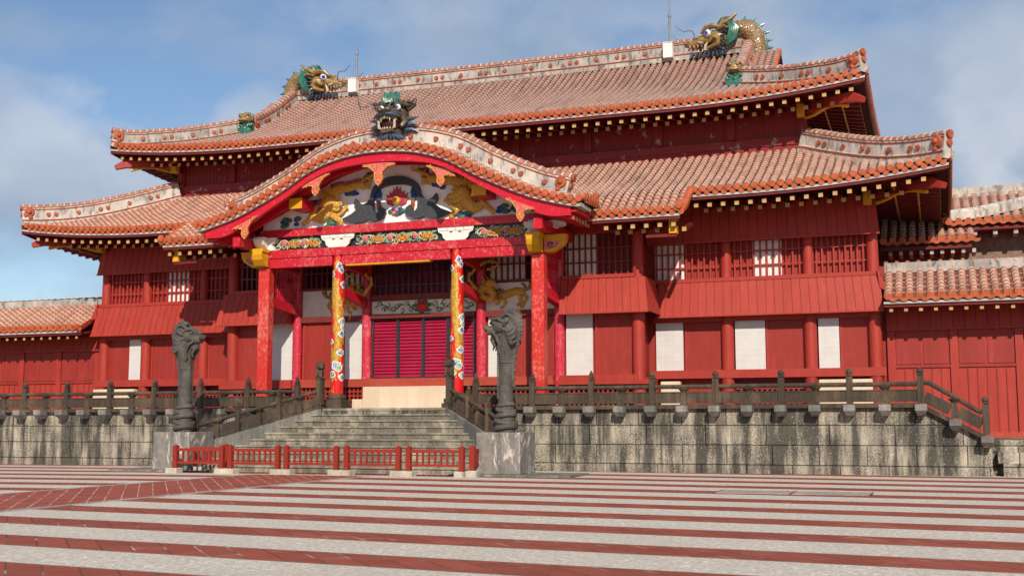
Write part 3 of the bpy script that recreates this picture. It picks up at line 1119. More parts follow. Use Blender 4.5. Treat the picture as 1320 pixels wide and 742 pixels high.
def drip(b, p, side, out, w=.205, h=.155, m=1):
    p, side, out = Vector(p), Vector(side).normalized(), Vector(out).normalized()
    dn = side.cross(out)
    if dn.z > 0:
        dn = -dn
    pr = [(-.5, .0), (.5, .0), (.46, .45), (.30, .82), (0, 1.0), (-.30, .82), (-.46, .45)]
    fr = [p+side*(a*w)+dn*(c*h)+out*.02 for a, c in pr]
    bk = [q-out*.05 for q in fr]
    n = len(pr)
    fs = [tuple(range(n)), tuple(range(2*n-1, n-1, -1))]+[((i+1) % n, i, n+i, n+(i+1) % n) for i in range(n)]
    b.add(fr+bk, fs, m)
SP = .262
# ---- roof surfaces
def lift_low(x):
    a = max(0, (abs(x)-10.2)/6.55)
    return .46*a**2.2
ZLOW = [(-3.7, 7.66), (-2.25, 8.44), (-.5, 9.24), (1.6, 10.34)]
def z_low(x, y):
    t = min(1, max(0, (y+2.25)/3.85))
    return interp(ZLOW, y)+lift_low(x)*(1-t)**1.3
ZUP = [(-.15, 11.87), (1.0, 12.30), (2.7, 13.04), (4.6, 14.05), (6.6, 15.40)]
def lift_up(x):
    a = max(0, (abs(x)-7.6)/6.8)
    return .43*a**2.2
def z_up(x, y):
    t = min(1, max(0, (y+.15)/2.85))
    return interp(ZUP, y)+lift_up(x)*(1-t)**1.3
LHX, LCX, LHY, LCY = 12.26, 16.72, 1.6, -2.2
UHX, UCX, UHY, UCY = 9.95, 14.40, 2.75, -.12
def hip_y(x, hx, cx, hy, cy):
    x = abs(x)
    if x <= hx:
        return hy
    return lerp(hy, cy, (x-hx)/(cx-hx))
KAX = 6.45     # porch roof half width
def ys(a, b, n):
    return [lerp(a, b, i/n) for i in range(n+1)]
def front_roof(name, zf, hx, cx, hy, cy, ye, ytop, mat, mid=None):
    tiles, pan, cap = MB(), MB(), MB()
    n = int(cx/SP)
    xs = [SP*(i+.5)*s for s in (-1, 1) for i in range(n)]
    xs.sort()
    for x in xs:
        if abs(x) > cx-.22:
            continue
        e = ye
        if mid and abs(x) < mid[0]:
            e = mid[1]
            if abs(x) < 6.3:
                e = -2.2 if abs(x) > 3 else -1.0
        top = ytop if abs(x) < hx else hip_y(x, hx, cx, hy, cy)-.02
        if top-e < .12:
            top = e+.12
        pts = [(x, y, zf(x, y)+.028) for y in ys(e, top, 24)]
        barrel_row(tiles, pts, (1, 0, 0))
        if e > -1.5 and mid:
            continue
        eave_cap(cap, (x, e-.03, zf(x, e)+.05), (0, -1, -.12), m=0)
        xx = x+SP/2
        if abs(xx) < cx-.2:
            drip(cap, (xx, e-.0, zf(xx, e)+.0), (1, 0, 0), (0, -1, -.12), m=0)
    # pan surface under the rows
    def patch(xa, xb, e, nx):
        rows = []
        for i in range(nx+1):
            x = lerp(xa, xb, i/nx)
            top = ytop if abs(x) <= hx else hip_y(x, hx, cx, hy, cy)
            rows.append([(x, y, zf(x, y)-.045) for y in ys(e, max(top, e+.02), 12)])
        pan.grid(rows)
    if mid:
        patch(-cx, -mid[0], ye, 26)
        patch(mid[0], cx, ye, 26)
        patch(-mid[0], mid[0], mid[1], 20)
    else:
        patch(-cx, -hx, ye, 14)
        patch(-hx, hx, ye, 24)
        patch(hx, cx, ye, 14)
    return tiles, pan, cap
low = front_roof('lower_roof', z_low, LHX, LCX, LHY, LCY, -2.22, 1.58, None, (9.10, -3.62))
# sides of the lower roof (rows running outwards)
def side_roof(T, Pn, Cp, s, zf, hx, cx, hy, cy, yb):
    # yb: depth of the far corner; u runs from eave (0) to the hip start (1)
    def zs(x, y):
        u = (cx-abs(x))/(cx-hx)
        yf = lerp(cy, hy, u)
        d = min(y-cy, yb-y)
        l = max(0, 1-d/6.0)**2.2*.46
        return interp(ZLOW if zf is z_low else ZUP, yf)+l*(1-u)**1.3
    y = cy+.2
    while y < yb-.2:
        d = min(y-cy, yb-y)
        u1 = min(1, d/(hy-cy))
        xt = lerp(cx, hx, u1)
        if cx-xt > .15:
            pts = [(s*lerp(cx, xt, k/14), y, zs(lerp(cx, xt, k/14), y)+.012) for k in range(15)]
            barrel_row(T, pts, (0, 1, 0), tile=.27)
            eave_cap(Cp, (s*(cx+.01), y, zs(cx, y)+.03), (s, 0, -.12), m=0)
            drip(Cp, (s*(cx+.02), y+SP/2, zs(cx, y)-.015), (0, 1, 0), (s, 0, -.12), m=0)
        y += SP
    rows = []
    for i in range(25):
        y = lerp(cy, yb, i/24)
        d = min(y-cy, yb-y)
        u1 = min(1, d/(hy-cy))
        rows.append([(s*lerp(cx, lerp(cx, hx, u1), k/8), y, zs(lerp(cx, lerp(cx, hx, u1), k/8), y)-.014) for k in range(9)])
    Pn.grid(rows)
    return zs
YB_L, YB_U = 15.4, 13.3
zs_low = side_roof(*low, 1, z_low, LHX, LCX, LHY, LCY, YB_L)
side_roof(*low, -1, z_low, LHX, LCX, LHY, LCY, YB_L)
rf = low[1].build('lower_roof', M['pan'], hall)
low[0].build('roof_tiles', M['barrel_low'], rf, smooth=True)
low[2].build('eave_tiles', M['tile_orange'], rf, smooth=True)
uprf = front_roof('upper_roof', z_up, UHX, UCX, UHY, UCY, -.15, 6.5, None)
side_roof(*uprf, 1, z_up, UHX, UCX, UHY, UCY, YB_U)
side_roof(*uprf, -1, z_up, UHX, UCX, UHY, UCY, YB_U)
# verge outside the descending ridges, gable ends and the far slope
for s in (-1, 1):
    for i in range(4):
        x = s*(10.16+.25*i)
        pts = [(x, y, z_up(0, y)+.05) for y in ys(2.9+.1*i, 6.5, 12)]
        barrel_row(uprf[0], pts, (1, 0, 0))
        eave_cap(uprf[2], (x, 2.88+.1*i, z_up(0, 2.9+.1*i)+.07), (0, -1, -.2), m=0)
    uprf[1].grid([[(s*xx, y, z_up(0, y)+.02) for y in ys(2.85, 6.55, 10)] for xx in (9.8, 10.4, 11.0)])
    uprf[1].grid([[(s*xx, 13.1-y, z_up(0, y)+.02) for y in ys(2.85, 6.55, 10)] for xx in (9.8, 10.4, 11.0)])
    yy = 2.95
    while yy < 6.4:
        eave_cap(uprf[2], (s*11.02, yy, z_up(0, yy)+.06), (s, 0, 0), .10, m=0)
        yy += .24
uprf[1].grid([[(x, 13.1-y, z_up(x, y)-.012) for y in ys(-.15, 6.55, 12)] for x in ys(-UHX, UHX, 10)])
rfu = uprf[1].build('upper_roof', M['pan'], hall)
uprf[0].build('roof_tiles', M['barrel_up'], rfu, smooth=True)
uprf[2].build('eave_tiles', M['tile_orange'], rfu, smooth=True)
gw = MB()
for s in (-1, 1):
    poly = [(2.9, 12.9)]+[(y, z_up(0, y)-.05) for y in ys(2.9, 6.55, 8)]+[(13.1-y, z_up(0, y)-.05) for y in ys(6.5, 2.9, 8)]+[(10.2, 12.9)]
    gw.prism(poly, s*10.1, s*10.25, plane='yz')
gw.build('gable_wall', M['red_dark'], hall)
# back of the lower roof
bk = MB()
bk.grid([[(x, 13.2-y, z_low(x, y)) for y in ys(-2.2, hip_y(x, LHX, LCX, LHY, LCY)+.001, 8)] for x in ys(-LCX, LCX, 24)])
bk.build('rear_roof_slope', M['pan'], hall)

# ---- ridges
def ridge(name, path, h, w, parent, mat, leaves=.62, faces=(1,), end0=True, end1=True, upf=None, capr=None):
    """mortar ridge: body, tile capping, orange base line, relief leaves, end discs"""
    pts = [Vector(p) for p in path]
    b = MB()
    rings, capP = [], []
    for i, p in enumerate(pts):
        t = (pts[min(i+1, len(pts)-1)]-pts[max(i-1, 0)]).normalized()
        if upf:
            n = Vector(upf(i))
            sd = t.cross(n).normalized()
        else:
            sd = Vector((t.x, t.y, 0)).normalized().cross(Vector((0, 0, 1)))
            n = sd.cross(t)
        pr = [(-.5, -.25), (-.5, .12), (-.42, .2), (-.40, .74), (-.34, .95), (.34, .95), (.40, .74), (.42, .2), (.5, .12), (.5, -.25)]
        rings.append([p+sd*(a*w)+n*(c*h) for a, c in pr])
        capP.append((p+n*(h*.93), sd, n, t, p))
    b.grid(rings)
    b.add(rings[0], [tuple(range(len(rings[0])))])
    b.add(rings[-1], [tuple(range(len(rings[-1])-1, -1, -1))])
    body = b.build(name, mat, parent)
    # capping row of tiles
    c = MB()
    cr = capr or w*.40
    line = [q[0] for q in capP]
    P = resample(line, .25)
    for k in range(len(P)-1):
        t = (P[k+1]-P[k]).normalized()
        sd = Vector((0, 1, 0)).cross(t) if upf else Vector((t.x, t.y, 0)).normalized().cross(Vector((0, 0, 1)))
        if upf:
            nn = sd if sd.z > 0 else -sd
            sd = Vector((0, 1, 0))
        else:
            nn = sd.cross(t)
        for ta, tb, rr, m in ((0, .80, cr, 0), (.80, 1.0, cr*1.12, 1)):
            A, B = P[k].lerp(P[k+1], ta), P[k].lerp(P[k+1], tb)
            vs = [q+sd*(rr*cos(pi*i/8))+nn*(rr*.8*sin(pi*i/8)) for q in (A, B) for i in range(9)]
            c.add(vs, [(i, i+1, 10+i, 9+i) for i in range(8)]+[tuple(range(9)), tuple(range(17, 8, -1))], m)
    c.build('ridge_capping', [M['barrel_cap'], M['ridge_clean']], body)
    # leaves and base line
    d = MB()
    tot = 0
    nxt = .9
    k = 0
    for i in range(len(pts)-1):
        seg = (pts[i+1]-pts[i]).length
        while tot+seg > nxt:
            f = (nxt-tot)/seg
            q = capP[i]
            ctr = q[4].lerp(capP[i+1][4], f)+q[2]*(h*.46)
            sd, n, t = q[1], q[2], q[3]
            for fs in faces:
                o = ctr+sd*(fs*w*.42)
                ang = random.uniform(-.5, .5)
                leaf = [(0, .12), (.07, .10), (.115, .03), (.10, -.06), (.04, -.12), (-.03, -.12), (-.09, -.06), (-.115, .02), (-.10, .10), (-.045, .055)]
                leaf = [(.68*(a*cos(ang)-e*sin(ang)), .68*(a*sin(ang)+e*cos(ang))) for a, e in leaf]
                A = [o+t*a*.95+n*e*.95+sd*fs*.055 for a, e in leaf]
                Bv = [o+t*a*1.1+n*e*1.1-sd*fs*.03 for a, e in leaf]
                m = len(leaf)
                d.add(A+Bv, [tuple(range(m)), tuple(range(2*m-1, m-1, -1))]+[((j+1) % m, j, m+j, m+(j+1) % m) for j in range(m)])
            k += 1
            nxt += leaves*(.45 if k % 3 == 1 else 1.35)
        tot += seg
    for fs in faces:
        lo = [q[4]+q[2]*(h*.10)+q[1]*(fs*w*.52) for q in capP]
        hi = [q[4]+q[2]*(h*.80)+q[1]*(fs*w*.42) for q in capP]
        d.tube(lo, .028, 6)
        d.tube(hi, .022, 6)
    for on, i in ((end0, 0), (end1, -1)):
        if on:
            p, sd, n, t, base = capP[i]
            o = -t if i == 0 else t
            d.cyl(base+n*h*.52-o*.02, base+n*h*.52+o*.07, .10, .10, 14)
            d.cyl(base+n*h*.95-o*.02, base+n*h*.95+o*.09, .12, .12, 14)
            for fs in faces:
                e = base+n*h*.62-o*.26+sd*fs*w*.40
                d.cyl(e, e+sd*fs*.07, .19, .16, 16)
                d.ball(e+sd*fs*.075, .085, 0, (1, 1, 1), 10, 6)
                e2 = base+n*h*.25-o*.30+sd*fs*w*.44
                d.ball(e2, .08)
    d.build('ridge_ornament', M['leaf'], body, smooth=True)
    return body
M['barrel_cap'] = plain('ridge cap tile', (.36, .135, .08), .7, .35, 6)
ridge('main_ridge', [(x, 6.6, 15.44+.0012*x*x) for x in ys(-9.9, 9.9, 40)], .60, .50, hall, M['ridge'], faces=(1,), end0=False, end1=False)
for s in (-1, 1):
    ridge('descending_ridge', [(s*9.86, y, z_up(0, y)+.03) for y in ys(6.4, 2.95, 12)], .50, .42, hall, M['ridge'], faces=(1, -1), end0=False, leaves=.6)
    pth = []
    for k in range(15):
        x = lerp(10.02, UCX-.06, k/14)
        pth.append((s*x, hip_y(x, UHX, UCX, UHY, UCY), z_up(x, hip_y(x, UHX, UCX, UHY, UCY))+.03+.10*(k/14)**4))
    ridge('corner_ridge', pth, .56, .42, hall, M['ridge'], faces=(1, -1), end0=False)
    pth = []
    for k in range(17):
        x = lerp(LHX-.1, LCX-.06, k/16)
        pth.append((s*x, hip_y(x, LHX, LCX, LHY, LCY), z_low(x, hip_y(x, LHX, LCX, LHY, LCY))+.03+.10*(k/16)**4))
    ridge('corner_ridge', pth, .60, .44, hall, M['ridge_clean'], faces=(1, -1), end0=False)
# verges at the step of the lower roof beside the porch
vg = MB()
for s in (-1, 1):
    rows = []
    pts = [(s*9.16, y, z_low(9, y)+.03) for y in ys(-3.66, -2.1, 8)]
    vg.tube(pts, .11, 10)
    for k in range(8):
        y = -3.55+k*.2
        p = Vector((s*9.16, y, z_low(9, y)-.02))
        vg.beam(p+Vector((0, -.09, 0)), p+Vector((0, .09, .09)), .16, .16)
        eave_cap(vg, (s*9.26, y, z_low(9, y)+.04), (s, 0, -.1), .10, m=0)
    eave_cap(vg, (s*9.13, -3.70, z_low(9, -3.7)+.13), (0, -1, -.1), .115, m=0)
vg.build('verge_tiles', M['tile_orange'], rf, smooth=True)

# ---- mortar strip, eave board and soffit
def eave_strip(name, xs, zf, ye, mat, dz, h, d, parent, off=0.0):
    b = MB()
    rows = []
    for x in xs:
        z = zf(x, ye)+dz
        rows.append([(x, ye+off, z), (x, ye+off, z-h), (x, ye+off+d, z-h), (x, ye+off+d, z)])
    b.grid(rows, closed=True)
    b.add(rows[0], [(0, 1, 2, 3)])
    b.add(rows[-1], [(3, 2, 1, 0)])
    return b.build(name, mat, parent)
XL = ys(-16.66, -9.12, 24)
XM = ys(-9.12, 9.12, 30)
XR = ys(9.12, 16.66, 24)
XU = ys(-14.34, 14.34, 60)
for xs_, ye in ((XL, -2.22), (XR, -2.22), (XM, -3.62)):
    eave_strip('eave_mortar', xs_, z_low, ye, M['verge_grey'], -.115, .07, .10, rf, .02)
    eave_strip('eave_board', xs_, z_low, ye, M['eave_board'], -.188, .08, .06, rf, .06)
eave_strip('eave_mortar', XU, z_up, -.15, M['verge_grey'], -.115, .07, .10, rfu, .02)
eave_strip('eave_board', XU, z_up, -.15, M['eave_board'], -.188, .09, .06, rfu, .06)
for s in (-1, 1):
    for nm, cx, cy, yb, zf, m, pr in (('low', LCX, LCY, YB_L, z_low, None, rf), ('up', UCX, UCY, YB_U, z_up, None, rfu)):
        b, b2 = MB(), MB()
        rows, rows2 = [], []
        for k in range(31):
            y = lerp(cy+.06, yb, k/30)
            d = min(y-cy, yb-y)
            l = max(0, 1-d/6.0)**2.2*.46
            z = interp(ZLOW if nm == 'low' else ZUP, cy)+l-.10
            rows.append([(s*cx, y, z), (s*cx, y, z-.07), (s*(cx-.1), y, z-.07), (s*(cx-.1), y, z)])
            rows2.append([(s*(cx-.03), y, z-.073), (s*(cx-.03), y, z-.22), (s*(cx-.09), y, z-.22), (s*(cx-.09), y, z-.073)])
        b.grid(rows, closed=True)
        b2.grid(rows2, closed=True)
        b.build('eave_mortar', M['verge_grey'], pr)
        b2.build('eave_board', M['eave_board'], pr)
# soffits: sheets rising from the eave to the wall
def soffit(name, parent, xs, zf, ye, ywall, zw, thick=.05):
    b = MB()
    rows = []
    for x in xs:
        z0 = zf(x, ye)-.26
        rows.append([(x, ye+.1, z0), (x, lerp(ye, ywall, .5), lerp(z0, zw, .5)+.04), (x, ywall, zw), (x, ywall, zw+thick), (x, lerp(ye, ywall, .5), lerp(z0, zw, .5)+.04+thick), (x, ye+.1, z0+thick)])
    b.grid(rows, closed=True)
    return b.build(name, M['red_dark'], parent)
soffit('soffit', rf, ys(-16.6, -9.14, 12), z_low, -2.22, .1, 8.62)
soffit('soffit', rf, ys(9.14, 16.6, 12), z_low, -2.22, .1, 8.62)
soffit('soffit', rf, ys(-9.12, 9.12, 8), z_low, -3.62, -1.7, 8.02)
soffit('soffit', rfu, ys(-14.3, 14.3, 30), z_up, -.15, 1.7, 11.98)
for s in (-1, 1):
    for cx, cy, yb, T, xw, zw, pr in ((LCX, LCY, YB_L, ZLOW, 14.3, 8.62, rf), (UCX, UCY, YB_U, ZUP, 12.2, 11.98, rfu)):
        b = MB()
        rows = []
        for k in range(25):
            y = lerp(cy+.1, yb, k/24)
            d = min(y-cy, yb-y)
            l = max(0, 1-d/6.0)**2.2*.46
            z = interp(T, cy)+l-.26
            rows.append([(s*(cx-.08), y, z), (s*xw, y, zw), (s*xw, y, zw+.05), (s*(cx-.08), y, z+.05)])
        b.grid(rows, closed=True)
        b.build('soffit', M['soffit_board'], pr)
        b = MB()
        for f_ in (.30, .62):
            xx = lerp(cx-.32, xw, f_)
            zz = interp(T, cy)-.40+.33*f_-.08
            b.tube([(s*xx, lerp(cy+1.2, yb-1.2, k/160), zz+.025*sin(k*.9)+.46*max(0, 1-(lerp(1.2, yb-cy-1.2, k/160))/6.0)**2.2*(1-.6*f_)) for k in range(80)], .035, 5)
        b.build('eave_trim', M['rafter_end'], pr)
# ---- rafters, two tiers with ochre ends
def rafter_mesh(length, slope):
    b = MB()
    b.beam((0, .016, 0), (0, length, length*slope), .122, .122)
    b.box(-.065, .065, 0, .015, -.065, .065, 1)
    return b
def raf_positions():
    out = []
    x = -16.0
    while x < 16.1:
        if abs(x) > 9.0:
            z = z_low(x, -2.22)-.41
            out.append((x, -2.02, z+.0, 1.2, .17, 0))
            if abs(x) < 15.2:
                out.append((x+.2, -1.42, z-.07-.35*lift_low(x), 1.5, .30, 0))
        elif abs(x) > 6.5:
            z = z_low(x, -3.62)-.40
            out.append((x, -3.44, z, 1.1, .2, 0))
            out.append((x+.2, -2.86, z-.07, 1.1, .28, 0))
        x += .415
    x = -13.9
    while x < 14.0:
        z = z_up(x, -.15)-.41
        out.append((x, .06, z, 1.2, .17, 1))
        if abs(x) < 13.2:
            out.append((x+.2, .62, z-.07-.35*lift_up(x), 1.2, .25, 1))
        x += .415
    return out
RF = raf_positions()
campos = Vector((CX, CY, CZ))
RF.sort(key=lambda r: (Vector(r[:3])-campos).length)
proto = {}
for r in RF[:100]:
    key = (r[3], r[4])
    if key not in proto:
        proto[key] = rafter_mesh(*key).build('rafter', [M['red_dark'], M['rafter_end']], hall)
        o = proto[key]
    else:
        o = proto[key].copy()
        COL.objects.link(o)
    o.location = (r[0], r[1], r[2])
b = MB()
for r in RF[100:]:
    q = rafter_mesh(r[3], r[4])
    q.xf(Matrix.Translation((r[0], r[1], r[2])))
    b.v_off = 0
    o0 = len(b.v)
    b.v += q.v
    b.f += [tuple(i+o0 for i in f) for f in q.f]
    b.m += q.m
    b.uv += q.uv
# rafters under the side eaves
for s in (-1, 1):
    for cx, yb, cy, T, xw in ((LCX, YB_L, LCY, ZLOW, 14.4), (UCX, YB_U, UCY, ZUP, 12.3)):
        y = cy+.9
        while y < yb-.8:
            d = min(y-cy, yb-y)
            l = max(0, 1-d/6.0)**2.2*.46
            z = interp(T, cy)+l-.40
            b.beam((s*(cx-.32), y, z), (s*xw, y, z+.33-.6*l), .125, .125)
            b.box(min(s*(cx-.32), s*(cx-.31)), max(s*(cx-.32), s*(cx-.31)), y-.064, y+.064, z-.064, z+.064, 1)
            y += .415
struct(b.build('rafter', [M['red_dark'], M['rafter_end']], hall), 'stuff')
# hip beams with red tips and ochre trim
for s in (-1, 1):
    for tip, root_, pr in (((16.42, -1.72, 8.36), (14.3, .1, 8.42), rf), ((14.16, .14, 11.62), (12.2, 1.7, 11.72), rfu)):
        b = MB()
        a, c = Vector((s*tip[0], tip[1], tip[2])), Vector((s*root_[0], root_[1], root_[2]))
        d = (a-c).normalized()
        b.beam(c, a-d*.30, .26, .30)
        b.beam(a-d*.30, a+d*.10+Vector((0, 0, -.16)), .27, .31, w2=.25, h2=.16)
        o = b.build('hip_beam', M['red'], hall)
        b = MB()
        n = 12
        w = []
        for i in range(n+1):
            t = i/n
            p = c.lerp(a-d*.5, t)+Vector((0, 0, -.20-.10*sin(t*pi*2.0+.6)))
            w.append(p)
        b.tube(w, .06, 6)
        b.build('hip_trim', M['yellow'], o, smooth=True)
# ---- body walls
core = MB()
core.box(-14.25, 14.25, .16, 13.6, 1.86, 8.75)
core.build('wall', M['red_panel'], hall)
core = MB()
core.box(-7.25, 7.25, -1.62, .158, 1.86, 8.1)
core.build('front_wall', M['red_panel'], hall)
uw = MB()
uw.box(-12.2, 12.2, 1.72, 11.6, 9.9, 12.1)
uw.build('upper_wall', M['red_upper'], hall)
b = MB()
xs_ = [-12.2, -9.85, -7.35, -4.8, -2.1, 2.1, 4.8, 7.35, 9.85, 12.2]
for x in xs_:
    b.box(x-.13, x+.13, 1.62, 1.72, 10.86, 12.0)
b.box(-12.3, 12.3, 1.56, 1.719, 10.55, 10.82)
b.box(-12.34, 12.34, 1.60, 1.719, 10.3, 10.547)
for xa, xb in zip(xs_[:-1], xs_[1:]):
    n = max(1, int((xb-xa-.26)/.16))
    for k in range(1, n):
        x = lerp(xa+.13, xb-.13, k/n)
        b.box(x-.012, x+.012, 1.705, 1.719, 10.83, 11.9)
for s in (-1, 1):
    b.box(s*12.26-.10, s*12.26+.10, 1.58, 1.76, 10.3, 12.0)
b.build('upper_wall_frame', M['red_upper'], hall)

def column(x, y, z0, z1, r0, r1, mat, name='column', n=18, parent=None):
    g = MB()
    g.lathe([(r0, z0), (r0, lerp(z0, z1, .45)), (r1, z1)], (x, y, 0), n)
    return g.build(name, mat, parent or hall, smooth=True)
MX = [7.40, 9.85, 12.43, 14.36]
for s in (-1, 1):
    for x in MX[1:]:
        column(s*x, .02, 1.86, 8.5, .20, .155, M['red'])
    column(s*7.38, -1.76, 1.86, 8.0, .20, .165, M['red'])
    column(s*4.78, -1.76, 1.86, 7.6, .165, .16, M['rose'])
    column(s*2.09, -1.76, 1.86, 7.6, .165, .16, M['rose'])
# planked skirts (flared weatherboards)
def skirt(b, xa, xb, y0, z0, y1, z1, w=.27, th=.05, inset=0.0, inset2=0.0):
    n = max(1, round((xb-xa)/w))
    for i in range(n):
        a, c = lerp(xa, xb, i/n), lerp(xa, xb, (i+1)/n)
        at, ct = lerp(xa+inset, xb-inset2, i/n), lerp(xa+inset, xb-inset2, (i+1)/n)
        gq = .009
        b.hexa([(a+gq, y0, z0), (c-gq, y0, z0), (c-gq, y0+th, z0), (a+gq, y0+th, z0),
                (at+gq, y1, z1), (ct-gq, y1, z1), (ct-gq, y1+th, z1), (at+gq, y1+th, z1)])
    b.hexa([(xa, y0+th*.6, z0+.004), (xb, y0+th*.6, z0+.004), (xb, y1+.3, z0+.004), (xa, y1+.3, z0+.004),
            (xa+inset, y1+th*.6, z1-.004), (xb-inset2, y1+th*.6, z1-.004), (xb-inset2, y1+.3, z1-.004), (xa+inset, y1+.3, z1-.004)])
    # lower trim
    b.box(xa-.01, xb+.01, y0-.02, y0+.09, z0-.045, z0-.001)
for s in (-1, 1):
    b = MB()
    skirt(b, 7.66, 14.66, -.50, 4.77, -.22, 5.86, inset2=.12)
    if s < 0:
        b = b.mirror()
    b.build('skirt', M['red_plank'], hall)
    b = MB()
    skirt(b, 4.91, 7.80, -2.26, 4.83, -1.98, 5.92, inset2=.14)
    # return of the projecting bay
    for i in range(6):
        y0, y1 = lerp(-2.26, -.52, i/6), lerp(-2.26, -.52, (i+1)/6)
        b.hexa([(7.75, y0+.01, 4.83), (7.80, y0+.01, 4.83), (7.80, y1-.01, 4.83), (7.75, y1-.01, 4.83),
                (7.62, max(y0, -2.0)+.01, 5.92), (7.66, max(y0, -2.0)+.01, 5.92), (7.66, max(y1, -1.9)-.01, 5.92), (7.62, max(y1, -1.9)-.01, 5.92)])
    if s < 0:
        b = b.mirror()
    b.build('skirt', M['red_plank'], hall)
    # band of boards above the windows
    b = MB()
    skirt(b, 7.3, 14.60, -.32, 7.17, -.10, 8.45, w=.30, inset2=.12)
    if s < 0:
        b = b.mirror()
    b.build('upper_band', M['red_plank'], hall)
    b = MB()
    skirt(b, 4.9, 7.62, -2.02, 7.40, -1.86, 8.0, w=.30, inset2=.06)
    for z0 in (7.40,):
        b.box(7.57, 7.63, -2.0, -.33, z0, 8.3)
    if s < 0:
        b = b.mirror()
    b.build('upper_band', M['red_plank'], hall)
    # corner wing board of the skirt
    b = MB()
    b.hexa([(14.56, -.34, 5.45), (14.86, -.34, 5.30), (14.86, -.28, 5.30), (14.56, -.28, 5.45),
            (14.50, -.34, 6.02), (14.53, -.34, 5.98), (14.53, -.28, 5.98), (14.50, -.28, 6.02)])
    if s < 0:
        b = b.mirror()
    b.build('corner_board', M['red_plank'], hall)
    # base beams and sills
    for nm, bx in (('base_beam', (7.45, 14.66, -.25, -.02, 2.79, 3.05)), ('window_sill', (7.45, 14.60, -.24, .158, 5.865, 5.985)), ('lintel', (7.45, 14.3, -.10, .158, 4.60, 4.765)),
                   ('base_beam', (4.86, 7.40, -2.02, -1.70, 2.72, 2.88)), ('base_beam', (4.84, 7.74, -2.04, -1.70, 2.585, 2.717)), ('window_sill', (4.92, 7.34, -2.01, -1.62, 5.925, 6.04)), ('base_beam', (7.30, 7.62, -1.698, -.26, 2.60, 2.80))):
        b = MB()
        b.box(*bx)
        if s < 0:
            b = b.mirror()
        b.build(nm, M['red'], hall)
    # crawl space: posts, dark back, lattice
    for x in MX[1:]:
        b = MB()
        b.lathe([(.215, 1.86), (.215, 2.78)], (s*x, -.05, 0), 14)
        b.build('foundation_post', M['red_panel'], hall, smooth=True)
def lattice(b, x0, x1, z0, z1, y, nx, nz, w=.035, d=.05, frame=True):
    for i in range(1, nx):
        x = lerp(x0, x1, i/nx)
        b.box(x-w/2, x+w/2, y, y+d, z0, z1)
    for k in range(1, nz):
        z = lerp(z0, z1, k/nz)
        b.box(x0, x1, y-.004, y+d-.012, z-w/2, z+w/2)
for xa, xb, y in ((10.1, 12.2, -.10), (-12.2, -10.1, -.10), (-9.6, -7.6, -.10), (2.0, 4.6, -1.95), (-4.6, -2.0, -1.95), (5.0, 7.2, -1.95), (-7.2, -5.0, -1.95)):
    f = MB()
    f.box(xa, xb, y+.10, y+.14, 1.86, 2.62)
    fo = f.build('crawl_space_back', M['dark'], hall)
    f = MB()
    lattice(f, xa, xb, 1.87, 2.60, y, max(6, int((xb-xa)/.15)), 5, .06, .05)
    f.build('crawl_space_lattice', M['red_panel'], fo)
for xa, xb, y in ((12.66, 14.25, -.30), (-14.6, -12.7, -.30), (7.72, 8.35, -.34)):
    g = MB()
    g.box(xa, xb, y, y+.3, 1.846, 2.70)
    g.build('foundation_stone', M['granite'], hall, bevel=.03)

# ---- doors and windows of the bays
def panel(x0, x1, z0, z1, y, white, name=None):
    g = MB()
    g.box(x0, x1, y, y+.05, z0, z1)
    if white:
        return g.build('white_shutter', M['screen'], hall)
    # framed planks
    o = g.build('door_panel', M['red_panel'], hall)
    f = MB()
    f.box(x0-.07, x0, y-.03, y+.05, z0, z1)
    f.box(x1, x1+.05, y-.03, y+.05, z0, z1)
    n = max(2, round((x1-x0)/.29))
    for k in range(1, n):
        x = lerp(x0, x1, k/n)
        f.box(x-.008, x+.008, y-.008, y+.01, z0+.02, z1-.02)
    f.build('door_frame', M['red'], o)
    return o
DZ0, DZ1 = 3.052, 4.60
for x0, x1, w in ((7.52, 8.41, 1), (8.53, 9.62, 0), (10.09, 11.03, 1), (11.12, 12.21, 0), (12.67, 13.29, 1), (13.38, 14.14, 0),
                  (-14.12, -13.25, 0), (-13.2, -12.66, 1), (-12.15, -11.15, 0), (-11.05, -10.08, 0), (-9.58, -8.66, 0), (-8.55, -7.55, 0)):
    panel(x0, x1, DZ0, DZ1 if not w else 4.765, .02 if w else .08, w)
for x0, x1, w in ((4.99, 5.87, 1), (6.03, 7.16, 0), (-5.80, -4.95, 1), (-7.16, -6.03, 0),
                  (-2.95, -2.28, 1), (-4.50, -3.05, 0), (2.32, 3.10, 1), (3.2, 4.55, 0)):
    panel(x0, x1, 2.885, 4.83, -1.70, w)
def window(x0, x1, z0, z1, y, nx, white=(), frame='red', back='red_panel', zr=None):
    g = MB()
    g.box(x0-.02, x1+.02, y+.13, y+.15, z0, z1)
    root = g.build('window', M[back], hall)
    for a, c in white:
        p = MB()
        p.box(a, c, y+.085, y+.125, z0+.005, z1-.005)
        p.build('paper_pane', M['screen_win'], root)
    f = MB()
    for i in range(nx):
        x = lerp(x0, x1, (i+.5)/nx)
        f.box(x-.026, x+.026, y, y+.055, z0, z1)
    for z in (zr or (lerp(z0, z1, .33), lerp(z0, z1, .72))):
        f.box(x0, x1, y-.008, y+.04, z-.022, z+.022)
    f.build('lattice', M[frame], root)
    return root
M['screen_win'] = plain('white paper pane', (.72, .69, .66), .6, .08, 3)
for x0, x1, wh, nx in ((7.48, 9.64, ((7.50, 8.47),), 11), (10.03, 12.26, ((10.69, 11.60),), 11), (12.59, 14.18, (), 9),
                       (-14.18, -12.60, (), 9), (-12.26, -10.03, ((-11.53, -10.64),), 11), (-9.66, -7.48, (), 11)):
    window(x0, x1, 5.987, 7.16, .0, nx, wh, 'red', 'red_panel', (6.37, 6.83))
